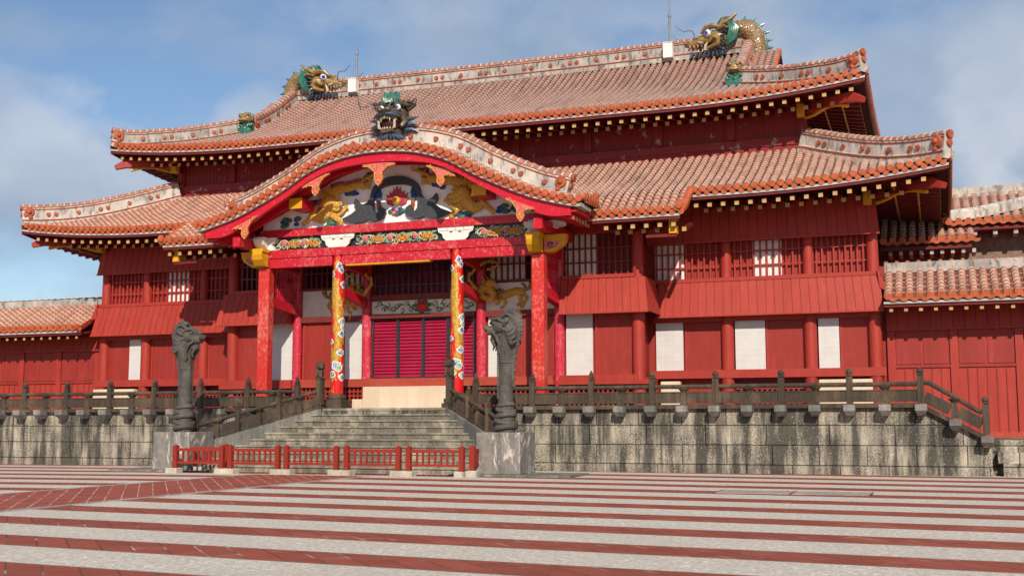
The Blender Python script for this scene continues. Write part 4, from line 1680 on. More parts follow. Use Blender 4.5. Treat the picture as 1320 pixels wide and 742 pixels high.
window(4.97, 7.16, 6.042, 7.39, -1.76, 11, ((4.98, 6.0),), 'brownred', 'red_dark', (6.47, 6.92))
window(-7.16, -4.97, 6.042, 7.39, -1.76, 11, (), 'brownred', 'dark', (6.47, 6.92))
# narrow windows of the projecting bay's sides and porch bays
window(2.28, 4.58, 6.05, 7.0, -1.76, 11, ((2.34, 3.62),), 'brownred', 'dark', (6.55,))
window(-4.58, -2.28, 6.05, 7.0, -1.76, 11, ((-3.0, -2.3),), 'brownred', 'dark', (6.55,))
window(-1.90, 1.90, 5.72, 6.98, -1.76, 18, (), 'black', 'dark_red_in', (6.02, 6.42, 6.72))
# central louvred doors
edges = [-1.89, -.935, -.005, .90, 1.85]
for a, c in zip(edges[:-1], edges[1:]):
    g = MB()
    g.box(a+.04, c-.04, -1.62, -1.60, 2.90, 4.90)
    o = g.build('louvred_door', M['louver'], hall)
    f = MB()
    f.box(a, a+.055, -1.74, -1.62, 2.885, 4.90)
    f.box(c-.055, c, -1.74, -1.62, 2.885, 4.90)
    f.box(a+.055, c-.055, -1.735, -1.62, 2.885, 2.925)
    f.box(a+.055, c-.055, -1.735, -1.62, 4.86, 4.90)
    f.build('door_frame', M['black'], o)
    f = MB()
    n = 17
    for k in range(n):
        z = 2.93+k*(1.92/n)
        f.hexa([(a+.056, -1.70, z), (c-.056, -1.70, z), (c-.056, -1.685, z-.0), (a+.056, -1.685, z-.0),
                (a+.056, -1.655, z+.10), (c-.056, -1.655, z+.10), (c-.056, -1.635, z+.10), (a+.056, -1.635, z+.10)])
    f.build('louvres', M['louver'], o)
LB = [(-1.93, 1.90, -1.86, 4.905, 5.04), (-1.93, 1.90, -1.86, 5.505, 5.70)]
for s in (-1, 1):
    x0, x1 = sorted((s*2.26, s*4.62))
    LB += [(x0, x1, -1.84, 4.84, 5.03), (x0, x1, -1.84, 5.95, 6.03)]
for x0, x1, yy, za, zc in LB:
    b = MB()
    b.box(x0, x1, yy, -1.60, za, zc)
    b.build('lintel', M['brownred'], hall)
b = MB()
b.box(-4.62, 4.62, -1.99, -1.62, 2.74, 2.875)
b.box(-4.66, 4.66, -2.03, -1.62, 2.60, 2.737)
b.build('threshold_beam', M['rust'], hall)
# carved transom: white board with green scrolls and a red peony
g = MB()
g.box(-1.91, 1.90, -1.745, -1.69, 5.045, 5.50)
tr = g.build('transom_panel', M['white'], hall)
sc = MB()
random.seed(3)
def curl(b, x, z, y, r, a0, turns, m=0, w=.022, sgn=1):
    pts = []
    n = int(12*turns)+4
    for i in range(n):
        t = i/(n-1)
        a = a0+sgn*2*pi*turns*t
        rr = r*(1-.75*t)
        pts.append((x+rr*cos(a), y, z+rr*sin(a)))
    b.tube(pts, [w*(1-.4*i/(n-1)) for i in range(n)], 6, m, flat=((0, 1, 0), .7))
for k in range(34):
    x = lerp(-1.75, 1.75, (k+.5)/34)
    if abs(x) < .18:
        continue
    curl(sc, x, 5.27+.10*sin(k*1.9), -1.765, random.uniform(.07, .12), random.uniform(0, 6), .85, k % 5 == 0 and 1 or 0, .020, random.choice((-1, 1)))
pts = [(x, -1.76, 5.27+.11*sin(x*7)) for x in ys(-1.78, 1.78, 80)]
sc.tube(pts, .020, 6, 0)
for k in range(16):
    x = random.uniform(-1.75, 1.75)
    if abs(x) > .3:
        sc.ball((x, -1.76, 5.27+random.uniform(-.13, .13)), .045, 1, (1.2, .5, 1), 8, 6)
sc.build('scroll_carving', [M['jade_scroll'] if 'jade_scroll' in M else plain('grey green scroll', (.15, .20, .12), .5, .5, 14), M['cream']], tr, smooth=True)
fl_ = MB()
for k in range(3):
    for i in range(8-k*2):
        a = 2*pi*i/(8-k*2)+k*.4
        fl_.ball((-.02+(.14-.05*k)*cos(a), -1.775-.02*k, 5.27+(.12-.04*k)*sin(a)), .065, 0, (1, .5, 1), 8, 6)
fl_.build('peony_carving', M['col_red'], tr, smooth=True)
lf = MB()
for a in (0.3, 1.2, 2.0, 2.9, 3.8, 4.6, 5.5):
    lf.ball((-.02+.24*cos(a), -1.762, 5.27+.17*sin(a)), .085, 0, (1.3, .4, .8), 8, 6)
lf.build('leaf_carving', M['green'], tr, smooth=True)
# white boards with gilded lions
def lion(b, s, x, z, y):
    # stretched walking lion, head towards -s
    def P(a, c):
        return (x+s*a, y, z+c)
    F = ((0, 1, 0), .55)
    b.tube([P(-.42, .02), P(-.2, .08), (P(.10, .16)), P(.34, .12)], [.12, .14, .13, .11], 10, 0, flat=F)
    b.ball(P(-.52, .06), .17, 1, (1, .5, 1), 12, 8)
    b.ball(P(-.62, -.04), .11, 0, (1, .6, .9), 10, 7)
    for k in range(8):
        a = k*.8
        b.ball(P(-.50+.15*cos(a), .08+.15*sin(a)), .055, 1, (1, .5, 1), 8, 6)
    for pts, r in (([(.30, .08), (.44, -.10), (.34, -.22), (.28, -.34), (.20, -.36)], .065), ([(.20, .05), (.22, -.16), (.16, -.30), (.08, -.30)], .06),
                   ([(-.36, -.02), (-.30, -.2), (-.38, -.34), (-.48, -.36)], .06), ([(-.46, -.06), (-.56, -.22), (-.66, -.26)], .055)):
        q = [P(a, c) for a, c in pts]
        b.tube(q, [r*1.2, r, r*.8, r*.9, r*.8][:len(q)], 8, 0, flat=F)
    b.tube([P(.38, .16), P(.52, .24), P(.60, .36), P(.52, .44)], [.04, .06, .10, .03], 8, 1, flat=F)
    b.tube([P(.40, .2), P(.34, .36), P(.22, .40)], [.04, .05, .015], 8, 1, flat=F)
    b.tube([P(.56, .32), P(.68, .40)], [.06, .02], 8, 1, flat=F)
for s in (-1, 1):
    x0, x1 = sorted((s*2.24, s*4.60))
    g = MB()
    g.box(x0, x1, -1.74, -1.68, 5.033, 5.947)
    o = g.build('lion_board', M['white'], hall)
    g = MB()
    lion(g, s, s*3.25 if s > 0 else -3.15, 5.50, -1.76)
    g.build('gilded_lion', [M['gold'], M['gold_dark']], o, smooth=True)

# ================================================================== porch
PY = -3.81
por = MB()
def facet(b, x, y, z0, z1, w, c=.06):
    P = [(-w+c, -w), (w-c, -w), (w, -w+c), (w, w-c), (w-c, w), (-w+c, w), (-w, w-c), (-w, -w+c)]
    b.prism([(x+a, y+d) for a, d in P], z0, z1, plane='xy')
for s in (-1, 1):
    g = MB()
    facet(g, s*4.80, PY, 1.95, 6.49, .205, .05)
    g.build('porch_column', M['vermilion_peel'], hall)
    g = MB()
    g.box(s*4.80-.33, s*4.80+.33, PY-.33, PY+.33, 1.846, 1.948)
    g.build('column_base', M['rail_stone'], hall)
    g = MB()
    g.lathe([(.205, 2.33), (.212, 3.5), (.205, 5.2), (.165, 6.80)], (s*2.09, PY, 0), 24)
    dc = g.build('dragon_column', M['col_red'], hall, smooth=True)
    g = MB()
    g.box(s*2.09-.36, s*2.09+.36, PY-.36, PY+.36, 1.846, 2.0)
    g.box(s*2.09-.31, s*2.09+.31, PY-.31, PY+.31, 2.002, 2.15)
    g.lathe([(.29, 2.152), (.31, 2.2), (.30, 2.27), (.225, 2.328)], (s*2.09, PY, 0), 20)
    g.build('column_base', M['rail_stone'], hall)
    # painted dragon and clouds as thin raised relief
    def rad(z):
        return interp([(2.33, .205), (3.5, .212), (5.2, .205), (6.8, .165)], z)
    n, nz = 60, 300
    z0, z1 = 2.36, 6.75
    blobs = []
    rnd = random.Random(11+s)
    for k in range(4):
        zc = lerp(2.95, 6.55, (k+rnd.uniform(0, .6))/26)
        ac = rnd.uniform(.8, 3.2)
        blobs.append((ac, zc, rnd.uniform(.07, .11)))
    # clouds facing the court
    for ac, zc, r in ((5.45, 6.45, .13), (5.75, 6.32, .11), (6.1, 5.85, .12), (5.95, 4.65, .13), (6.15, 4.45, .12), (5.85, 4.25, .12), (5.7, 3.65, .12), (5.0, 3.24, .15), (5.35, 3.16, .13), (4.35, 2.95, .12), (5.95, 2.86, .12), (4.1, 4.0, .10), (4.0, 6.2, .11)):
        blobs.append((ac, zc, r))
    from mathutils import noise as mn
    gold = MB()
    cbs = [MB() for _ in blobs]
    def dragon_mask(a, z):
        # a winding body with ragged mane edges
        v = Vector((cos(a)*1.3, sin(a)*1.3+s*5, z*1.5))
        nz_ = mn.noise(v*2.6)*.75+mn.noise(v*7)*.45
        c1 = 5.0+.5*sin(z*1.9+.6*s)
        d = abs((a-c1+pi) % (2*pi)-pi)
        c2 = 2.0+1.1*sin(z*1.8+1)
        d2 = abs((a-c2+pi) % (2*pi)-pi)
        w = .80 if 3.3 < z < 6.05 else (.75*max(0, 1-abs(z-4.7)/2.2))
        if 2.75 < z < 3.3:
            w = .48
            c3 = 4.4+2.2*(z-2.75)
            d = abs((a-c3+pi) % (2*pi)-pi)
        return min(d, d2)+nz_ < w
    def cloud(a, z):
        best, who = 9, 0
        for j, (ac, zc, r) in enumerate(blobs):
            da = ((a-ac+pi) % (2*pi)-pi)*.21
            dz = (z-zc)
            dd = math.hypot(da, dz*1.1)*(1+.13*sin(4*math.atan2(dz, da)+ac*3)+.07*sin(9*math.atan2(dz, da)))
            if dd/r < best:
                best, who = dd/r, j
        return best, who
    for k in range(nz):
        za, zb = lerp(z0, z1, k/nz), lerp(z0, z1, (k+1)/nz)
        for i in range(n):
            a0, a1 = 2*pi*i/n, 2*pi*(i+1)/n
            am, zm = (a0+a1)/2, (za+zb)/2
            cl, who = cloud(am, zm)
            def q(b, rr, m=0):
                b.add([(s*2.09+(rad(z)+rr)*cos(a), PY+(rad(z)+rr)*sin(a), z) for a, z in ((a0, za), (a1, za), (a1, zb), (a0, zb))], [(0, 1, 2, 3)], m)
            if cl < 1.0:
                q(cbs[who], .014, 0)
                if cl < .68 and not (.34 < cl < .46):
                    q(cbs[who], .020, 1+(int(zm*3)+int(am*2)) % 3)
            elif dragon_mask(am, zm):
                q(gold, .008, 1 if mn.noise(Vector((cos(am)*3, sin(am)*3, zm*9))) > .34 else 0)
    gold.build('gold_dragon', [M['gold_paint'] if 'gold_paint' in M else M.setdefault('gold_paint', plain('bright gold paint', (.54, .30, .045), .36, .4, 16, .5, .3)), M['gold']], dc)
    for c_ in cbs:
        if c_.v:
            c_.build('cloud', [M['white_rel'], M['lilac'], M['mint'], M['navy']], dc)
# beams
for xa, xb in ((-4.62, -2.27), (-1.90, 1.90), (2.27, 4.62)):
    b = MB()
    b.box(xa, xb, PY-.13, PY+.13, 6.50, 6.80)
    b.build('tie_beam', M['crimson_peel'], hall)
b = MB()
b.box(-4.66, 4.66, PY-.16, PY+.16, 6.815, 7.075)
b.build('porch_beam', M['crimson_peel'], hall)
b = MB()
b.box(-1.78, 1.2, PY-.14, PY+.10, 6.455, 6.497)
b.build('gilt_trim', M['yellow'], hall)
b = MB()
b.box(-4.98, 4.98, PY-.17, PY+.17, 7.515, 7.765)
b.build('pediment_beam', M['crimson_peel'], hall)
# frieze
b = MB()
b.box(-4.55, 4.55, PY-.02, PY+.05, 7.078, 7.512)
fz = b.build('frieze', M['black'], hall)
random.seed(21)
fr1 = MB()
M['orange_gold'] = plain('orange gold', (.50, .20, .03), .45, .3, 14)
segs = ((-4.40, -2.72), (-1.45, 1.45), (2.72, 4.40))
for xa, xb in segs:
    n = int((xb-xa)*26)
    for k in range(n):
        x = lerp(xa+.06, xb-.06, (k+.5)/n)
        z = 7.295+random.uniform(-.15, .15)
        curl(fr1, x, z, PY-.045, random.uniform(.055, .10), random.uniform(0, 6.28), random.uniform(.6, 1.0), random.choice((0, 0, 1, 1, 1)), .017, random.choice((-1, 1)))
    fr1.tube([(x, PY-.04, 7.295+.14*sin(x*8)) for x in ys(xa, xb, 60)], .018, 6, 1)
    fr1.tube([(x, PY-.04, 7.295-.14*sin(x*8)) for x in ys(xa, xb, 60)], .018, 6, 0)
    m = max(3, int((xb-xa)/.42))
    for k in range(m):
        x = lerp(xa+.12, xb-.12, (k+.5)/m)
        fr2 = MB()
        if k % 2 == 0:
            for i in range(6):
                a = i*pi/3
                fr2.ball((x+.055*cos(a), PY-.06, 7.31+.055*sin(a)), .05, 0, (1, .6, 1), 8, 6)
            fr2.ball((x, PY-.075, 7.31), .05, 1, (1, .7, 1), 8, 6)
        else:
            for i in range(7):
                fr2.ball((x-.17+.055*i, PY-.06, 7.29+.055*sin(i*1.7)), .058, 2, (1.1, .6, .9), 8, 6)
            for i in (-.15, -.06, .08, .16):
                fr2.tube([(x+i, PY-.06, 7.27), (x+i*1.3, PY-.06, 7.16)], .026, 6, 2)
            for i in range(5):
                fr2.ball((x+random.uniform(-.2, .2), PY-.055, 7.29+random.uniform(-.14, .14)), .05, 3, (1.3, .5, .8), 8, 6)
        fr2.build('flower_carving' if k % 2 == 0 else 'lion_carving', [M['pink'], M['salmon'], M['orange_gold'], M['mint']], fz, smooth=True)
fr1.build('scroll_carving', [M['cream'], M['mint']], fz, smooth=True)
for xc in (-2.08, 2.08):
    b = MB()
    poly = [(-.62, 7.512), (.62, 7.512), (.58, 7.36), (.46, 7.30), (.42, 7.17), (.32, 7.085), (-.32, 7.085), (-.42, 7.17), (-.46, 7.30), (-.58, 7.36)]
    big = [(xc+a*1.09, z) for a, z in poly]
    b.prism([(xc+a, z) for a, z in poly], PY-.13, PY-.02)
    for k in (-.28, 0, .28):
        b.prism([(xc+k-.012, 7.39), (xc+k+.012, 7.39), (xc+k+.012, 7.51), (xc+k-.012, 7.51)], PY-.136, PY-.1301, 1)
    b.prism([(xc-.56, 7.385), (xc+.56, 7.385), (xc+.56, 7.40), (xc-.56, 7.40)], PY-.137, PY-.1301, 1)
    for k in (-.15, .15):
        b.box(xc+k-.05, xc+k+.05, PY-.14, PY-.1301, 7.33, 7.365, 2)
    o = b.build('bracket_block', [M['white'], M['verge_grey'], M['black']], hall)
    b = MB()
    b.prism(big, PY-.10, PY-.021)
    b.build('bracket_edge', M['black'], o)
# corner carved brackets and ochre beam noses
for s in (-1, 1):
    b = MB()
    poly = [(4.40, 7.078), (4.98, 7.078), (5.06, 7.18), (5.22, 7.20), (5.36, 7.32), (5.60, 7.36), (5.66, 7.50), (4.36, 7.51), (4.40, 7.36), (4.52, 7.28), (4.44, 7.18)]
    b.prism(poly, PY-.20, PY+.18)
    b.prism([(PY-.55, 7.42), (PY-.45, 7.25), (PY-.25, 7.10), (PY-.19, 7.10), (PY-.19, 7.505), (PY-.5, 7.505)], 4.62, 5.0, plane='yz')
    if s < 0:
        b = b.mirror()
    b.build('corner_bracket', M['white'], hall)
    b = MB()
    poly = [(5.01, 6.55), (5.25, 6.55), (5.58, 6.74), (5.66, 6.86), (5.70, 7.075), (5.01, 7.075)]
    b.prism(poly, PY-.155, PY+.155)
    inner = [(5.02, 6.62), (5.22, 6.62), (5.46, 6.76), (5.52, 6.88), (5.02, 6.90)]
    b.prism(inner, PY-.162, PY-.1551, 1)
    fp = [(PY-.62, 7.08), (PY-.66, 6.9), (PY-.60, 6.74), (PY-.42, 6.56), (PY-.21, 6.52), (PY-.21, 7.08)]
    b.prism(fp, 4.60, 5.0, plane='yz')
    b.box(4.56, 5.04, PY-.64, PY-.212, 7.0, 7.10)
    curlp = []
    if s < 0:
        b = b.mirror()
    o = b.build('beam_nose', [M['yellow'], M['pink']], hall)
    b = MB()
    curl(b, 5.20, 6.76, PY-.166, .10, 0, 1.6, 0, .016)
    b.tube([(5.24, PY-.166, 6.66), (5.36, PY-.166, 6.70), (5.46, PY-.166, 6.80)], .012, 6)
    if s < 0:
        b = b.mirror()
    b.build('scroll', M['black'], o, smooth=True)
    # tie beams back to the wall and side screen
    b = MB()
    b.hexa([(4.66, PY+.205, 5.28), (4.92, PY+.205, 5.28), (4.92, -1.90, 5.10), (4.66, -1.90, 5.10), (4.66, PY+.205, 5.58), (4.92, PY+.205, 5.58), (4.92, -1.90, 5.42), (4.66, -1.90, 5.42)])
    if s < 0:
        b = b.mirror()
    b.build('side_beam', M['crimson'], hall)
    b = MB()
    b.box(4.66, 4.92, PY+.205, -1.9, 6.60, 6.9)
    if s < 0:
        b = b.mirror()
    b.build('side_beam', M['crimson'], hall)
    b = MB()
    for k in range(13):
        y = lerp(PY+.30, -1.98, k/12)
        pts = [(4.79+.012*sin(z*9+k), y+.03*sin(z*11), z) for z in ys(5.40, 6.62, 14)]
        b.tube(pts, .026, 6)
    if s < 0:
        b = b.mirror()
    b.build('side_screen', M['crimson'], hall, smooth=True)
    b = MB()
    b.hexa([(1.98, PY+.16, 5.55), (2.2, PY+.16, 5.55), (2.2, -1.88, 5.28), (1.98, -1.88, 5.28), (1.98, PY+.16, 5.83), (2.2, PY+.16, 5.83), (2.2, -1.88, 5.56), (1.98, -1.88, 5.56)])
    if s < 0:
        b = b.mirror()
    b.build('side_beam', M['crimson'], hall)
    b = MB()
    b.beam((2.09, PY+.1, 6.62), (2.09, -1.8, 6.50), .2, .26)
    if s < 0:
        b = b.mirror()
    b.build('side_beam', M['crimson'], hall)
    # gilded dragon brace beside the door column
    b = MB()
    ox, oy = 2.30, -2.06
    def Q(a, c, d=0):
        return (ox+a, oy+d, c)
    b.tube([Q(-.44, 6.22), Q(-.30, 6.42), Q(-.02, 6.60), Q(.28, 6.66), Q(.52, 6.55), Q(.34, 6.36), Q(.12, 6.38)], [.04, .06, .07, .06, .055, .045, .05], 8)
    b.tube([Q(-.50, 6.30), Q(-.52, 6.05), Q(-.36, 5.86), Q(-.22, 5.66), Q(-.10, 5.52), Q(.10, 5.42), Q(.32, 5.42)], [.05, .055, .06, .09, .12, .10, .07], 8)
    b.tube([Q(-.12, 5.60), Q(.0, 5.78), Q(.18, 5.72), Q(.34, 5.56), Q(.30, 5.40), Q(.10, 5.36)], [.12, .15, .15, .13, .10, .07], 10)
    b.ball(Q(.26, 5.90, -.08), .17, 0, (1.2, .9, .85))
    b.ball(Q(.40, 5.86, -.10), .10, 0, (1.2, .9, .7))
    for a in (-.06, .10):
        b.cone(Q(a+.1, 6.0), Q(a-.04, 6.16), .035, 6)
    b.cone(Q(.30, 6.0), Q(.22, 6.18), .03, 6)
    for k in range(6):
        b.cone(Q(.02+.03*k, 5.94-.06*k), Q(-.12+.02*k, 6.05-.09*k), .05, 6)
    if s < 0:
        b = b.mirror()
    b.build('gilded_brace', M['gold'], hall, smooth=True)

# porch gable outline tables (half profile, |x| -> z of the tile discs)
KT = [(0, 10.00), (.5, 9.985), (1.35, 9.87), (2.3, 9.57), (3.3, 9.02), (4.3, 8.54), (5.1, 8.21), (5.95, 7.97), (6.4, 7.87), (6.62, 7.86)]
KB = [(0, 9.47), (1.0, 9.42), (1.85, 9.27), (2.6, 8.95), (3.4, 8.48), (4.0, 8.15), (4.5, 7.85), (5.05, 7.60), (5.6, 7.42), (6.2, 7.40)]
def zk(x):
    return interp(KT, abs(x))
def zb(x):
    return interp(KB, abs(x))
def kcurve(n=160, xm=6.55):
    return [(x, zk(x)) for x in ys(-xm, xm, n)]
KF = -5.36
# arc-length samples along the curve
cv = kcurve(600)
arc = [0]
for a, c in zip(cv[:-1], cv[1:]):
    arc.append(arc[-1]+math.hypot(c[0]-a[0], c[1]-a[1]))
def at_arc(d):
    for i in range(len(arc)-1):
        if arc[i+1] >= d:
            f = (d-arc[i])/(arc[i+1]-arc[i])
            x = lerp(cv[i][0], cv[i+1][0], f)
            z = lerp(cv[i][1], cv[i+1][1], f)
            t = Vector((cv[i+1][0]-cv[i][0], 0, cv[i+1][1]-cv[i][1])).normalized()
            return x, z, t
    return cv[-1][0], cv[-1][1], Vector((1, 0, 0))
tl, cp, pn = MB(), MB(), MB()
nr = int(arc[-1]/.262)
KRISE = .20
for i in range(nr+1):
    x, z, t = at_arc(arc[-1]*(i+.0)/nr)
    n = Vector((-t.z, 0, t.x))
    base = Vector((x, 0, z))-n*.04
    pts = [base+n*.02+Vector((0, y, KRISE*(y-KF)/1.0)) for y in (KF, -5.1, -4.8, -4.5, -4.2)]
    barrel_row(tl, pts, t, .09, .215)
    eave_cap(cp, Vector((x, KF-.03, z)), (0, -1, -.05), .108, m=0)
    if i < nr:
        x2, z2, t2 = at_arc(arc[-1]*(i+.5)/nr)
        n2 = Vector((-t2.z, 0, t2.x))
        drip(cp, Vector((x2, KF-.0, z2))-n2*.045, t2, (0, -1, -.05), .215, .15, m=0)
pn.grid([[(x, y, z-.06+KRISE*(y-KF)) for y in (KF, -4.8, -4.2)] for x, z in kcurve(80)])
# main porch slope behind the ridge
pn.grid([[(x, y, z+.12) for y in (-4.2, -2.5, -.5, 1.3)] for x, z in kcurve(80, 6.5)])
kr = pn.build('porch_roof', M['pan'], hall)
y = -4.05
tl2 = MB()
while y < 1.2:
    for s in (-1, 1):
        pts = [(s*x, y, zk(x)+.135) for x in ys(6.5, .25, 30)]
        barrel_row(tl, pts, (0, 1, 0), .088, .25)
    y += SP
# side eaves of the porch
for s in (-1, 1):
    y = KF+.22
    while y < -3.7:
        eave_cap(cp, (s*6.66, y, zk(6.6)+.05+.05*(y-KF)), (s, 0, -.1), .112, m=0)
        drip(cp, (s*6.66, y+.13, zk(6.6)-.0+.05*(y-KF)), (0, 1, 0), (s, 0, -.1), .24, .12, m=0)
        y += SP
tl.build('roof_tiles', M['barrel_low'], kr, smooth=True)
cp.build('eave_tiles', M['tile_orange'], kr, smooth=True)
# mortar strip under the discs and the gable board
def strip(b, zt, zbm, y0, y1, xm, n=120, m=0):
    rows = []
    for x in ys(-xm, xm, n):
        rows.append([(x, y0, zt(x)), (x, y0, zbm(x)), (x, y1, zbm(x)), (x, y1, zt(x))])
    b.grid(rows, m, closed=True)
    b.add(rows[0], [(0, 1, 2, 3)], m)
    b.add(rows[-1], [(3, 2, 1, 0)], m)
b = MB()
strip(b, lambda x: zk(x)-.125, lambda x: zk(x)-.235, KF+.03, -4.3, 6.6)
b.build('eave_mortar', M['ridge_clean'], kr)
b = MB()
strip(b, lambda x: zk(x)-.237, lambda x: min(zb(x), zk(x)-.36), -5.22, -5.08, 6.25)
b.build('bargeboard', M['crimson'], hall)
b = MB()
strip(b, lambda x: zk(x)-.238, lambda x: zk(x)-.30, -5.075, -2.0, 6.4)
b.build('porch_soffit', M['crimson'], hall)
b = MB()
strip(b, lambda x: zk(x)-.302, lambda x: min(zb(x)+.02, zk(x)-.42), -4.55, -4.45, 5.5)
b.build('inner_bargeboard', M['crimson'], hall)
ridge('porch_ridge', [(x, -4.30, zk(x)+.13) for x in ys(-5.88, 5.88, 90)], .62, .46, hall, M['ridge_clean'], faces=(1,), upf=lambda i: (lambda x: Vector((-(zk(x+.02)-zk(x-.02))/.04, 0, 1)).normalized())(ys(-5.88, 5.88, 90)[i]), leaves=.62)
# purlin ends beneath the gable
for s in (-1, 1):
    b = MB()
    b.box(2.95, 3.42, -4.75, -3.7, 8.28, 8.62)
    b.add([(2.95, -4.753, 8.28), (3.42, -4.753, 8.28), (3.42, -4.753, 8.62), (2.95, -4.753, 8.62)], [(0, 1, 2, 3)], 1)
    b.add([(2.947, -4.75, 8.28), (2.947, -4.75, 8.62), (2.947, -3.75, 8.62), (2.947, -3.75, 8.28)], [(0, 1, 2, 3)], 0)
    if s < 0:
        b = b.mirror()
    b.build('purlin', [M['crimson'], M['yellow']], hall)
    # eave purlin and side rafters of the porch
    b = MB()
    b.box(5.05, 5.32, -5.05, -2.0, 7.10, 7.42)
    k = 0
    y = -5.0
    while y < -3.4:
        b.beam((5.1, y, 7.62), (6.28, y, 7.36), .11, .12)
        b.box(6.28, 6.30, y-.058, y+.058, 7.30, 7.42, 1)
        y += .30
    b.box(6.10, 6.42, -5.2, -3.4, 7.50, 7.56)
    if s < 0:
        b = b.mirror()
    b.build('porch_rafters', [M['crimson'], M['rafter_end']], hall)
    # ochre beam ends below the step of the eaves and at the corners
    b = MB()
    b.box(8.72, 8.95, -3.25, -3.0, 7.02, 7.44, 0)
    b.box(8.0, 8.94, -3.2, -3.06, 6.93, 7.015, 1)  # bar takes the dark red to paint in the eave shadow on it
    b.box(14.18, 14.42, -.62, -.36, 8.0, 8.42, 0)
    b.box(14.20, 14.40, -.36, .1, 8.1, 8.4, 1)
    b.box(12.1, 12.34, 1.05, 1.3, 11.35, 11.78, 0)
    b.box(12.12, 12.32, 1.3, 1.7, 11.4, 11.75, 1)
    if s < 0:
        b = b.mirror()
    b.build('beam_end', [M['yellow'], M['red_dark']], hall)
# pendants on the gable board
def pendant(xc, zt, sc, hw):
    b = MB()
    base = [(-.95, .16), (-.6, .12), (-.42, .02), (-.24, -.10), (-.20, -.24), (-.26, -.36), (-.18, -.50), (0, -.66), (.18, -.50), (.26, -.36), (.20, -.24), (.24, -.10), (.42, .02), (.6, .12), (.95, .16)]
    top = []
    poly = []
    for a, c in base:
        x = xc+a*sc*hw
        sag = zk(x)-zk(xc)
        poly.append((x, zt+c*sc+sag*(1 if abs(a) > .3 else .3)))
    up_ = [(xc+a*sc*hw, min(zk(xc+a*sc*hw)-.26, zt+.24*sc+(zk(xc+a*sc*hw)-zk(xc)))) for a in (.95, .5, 0, -.5, -.95)]
    poly = poly+up_
    b.prism(poly[::-1], -5.30, -5.21)
    o = b.build('gable_pendant', M['salmon'], hall)
    b = MB()
    for sg in (-1, 1):
        curl(b, xc+sg*.09*sc, zt-.30*sc, -5.31, .09*sc, 0 if sg > 0 else pi, 1.2, 0, .014, sg)
        curl(b, xc+sg*.34*sc*hw, zt+.08*sc+(zk(xc+sg*.34*sc)-zk(xc)), -5.31, .10*sc, 1, 1.1, 0, .013, -sg)
        curl(b, xc+sg*.66*sc*hw, zt+.17*sc+(zk(xc+sg*.66*sc)-zk(xc)), -5.31, .07*sc, 1, 1.1, 0, .012, -sg)
    b.ball((xc, -5.31, zt-.46*sc), .05*sc, 0, (1, .5, 1.4), 8, 6)
    b.tube([(p[0], -5.305, p[1]) for p in poly[:15]], .014, 6)
    b.build('gilt_edge', M['gold'], o, smooth=True)
pendant(0.05, 9.22, .80, .72)
for s in (-1, 1):
    pendant(s*2.15, 8.93, .62, .80)
    pendant(s*4.72, 7.70, .62, .75)

# ---- pediment
TY = PY-.05
b = MB()
top = [(x, min(zb(x)+.45, zk(x)-.30)) for x in ys(-4.9, 4.9, 60)]
poly = [(-4.95, 7.768)]+top+[(4.95, 7.768)]
b.prism([(x, z) for x, z in poly][::-1], TY, TY+.12)
ped = b.build('pediment', M['pediment_white'], hall)
b = MB()
half = [(0, 9.27), (.25, 9.25), (.43, 9.2), (.62, 9.1), (.78, 8.97), (.84, 8.85), (.90, 8.62), (1.0, 8.47), (1.15, 8.42), (1.3, 8.48), (1.43, 8.62), (1.48, 8.45), (1.38, 8.27), (1.55, 8.14), (1.93, 7.98), (1.72, 7.88),
        (1.45, 7.81), (1.2, 7.83), (1.0, 7.90), (.8, 7.83), (.6, 7.86), (.42, 7.95), (.34, 8.08), (.38, 8.22), (.52, 8.31), (.62, 8.26), (.58, 8.16), (.68, 8.08), (.77, 8.18), (.79, 8.42), (.74, 8.68), (.62, 8.86), (.44, 8.95), (.2, 8.99), (0, 9.0)]
outl = half+[(-x, z) for x, z in half[::-1][1:-1]]
from mathutils.geometry import tessellate_polygon
def fill_prism(b, poly, y0, y1, m=0):
    n = len(poly)
    tri = tessellate_polygon([[Vector((x, z, 0)) for x, z in poly]])
    vs = [(x, y0, z) for x, z in poly]+[(x, y1, z) for x, z in poly]
    fs = []
    for t in tri:
        a, c, d = t
        A, B_, C_ = [Vector((poly[k][0], poly[k][1], 0)) for k in (a, c, d)]
        ccw = (B_-A).cross(C_-A).z > 0
        f = (a, c, d) if ccw else (a, d, c)
        fs.append(f)
        fs.append(tuple(k+n for k in f[::-1]))
    for i in range(n):
        j = (i+1) % n
        fs.append((i, n+i, n+j, j))
    b.add(vs, fs, m)
fill_prism(b, outl, TY-.13, TY-.002)
b.build('frog_leg_strut', M['slate'], ped)
# flaming jewel
b = MB()
F = ((0, 1, 0), .55)
b.ball((.03, TY-.08, 8.47), .155, 1, (1, .6, 1), 14, 10)
for sg in (-1, 1):
    for x0, z0, x1, z1 in ((.12, 8.36, .42, 8.56), (.15, 8.42, .40, 8.72), (.13, 8.50, .28, 8.80), (.08, 8.56, .13, 8.92), (.0, 8.58, .03, 8.96)):
        p = [(.03+sg*x0, z0), (.03+sg*lerp(x0, x1, .45)+sg*.05, lerp(z0, z1, .35)), (.03+sg*lerp(x0, x1, .8)-sg*.02, lerp(z0, z1, .72)), (.03+sg*x1, z1)]
        b.tube([(a, TY-.05, c) for a, c in p], [.065, .06, .035, .004], 7, 0, flat=F)
for k, (dx, dz, m) in enumerate(((-.22, -.36, 2), (-.11, -.30, 3), (0, -.33, 4), (.11, -.30, 3), (.22, -.36, 2), (0, -.45, 2), (-.1, -.42, 4), (.1, -.42, 3))):
    b.ball((.03+dx, TY-.05, 8.50+dz), .085, m, (1.15, .5, .8), 10, 7)
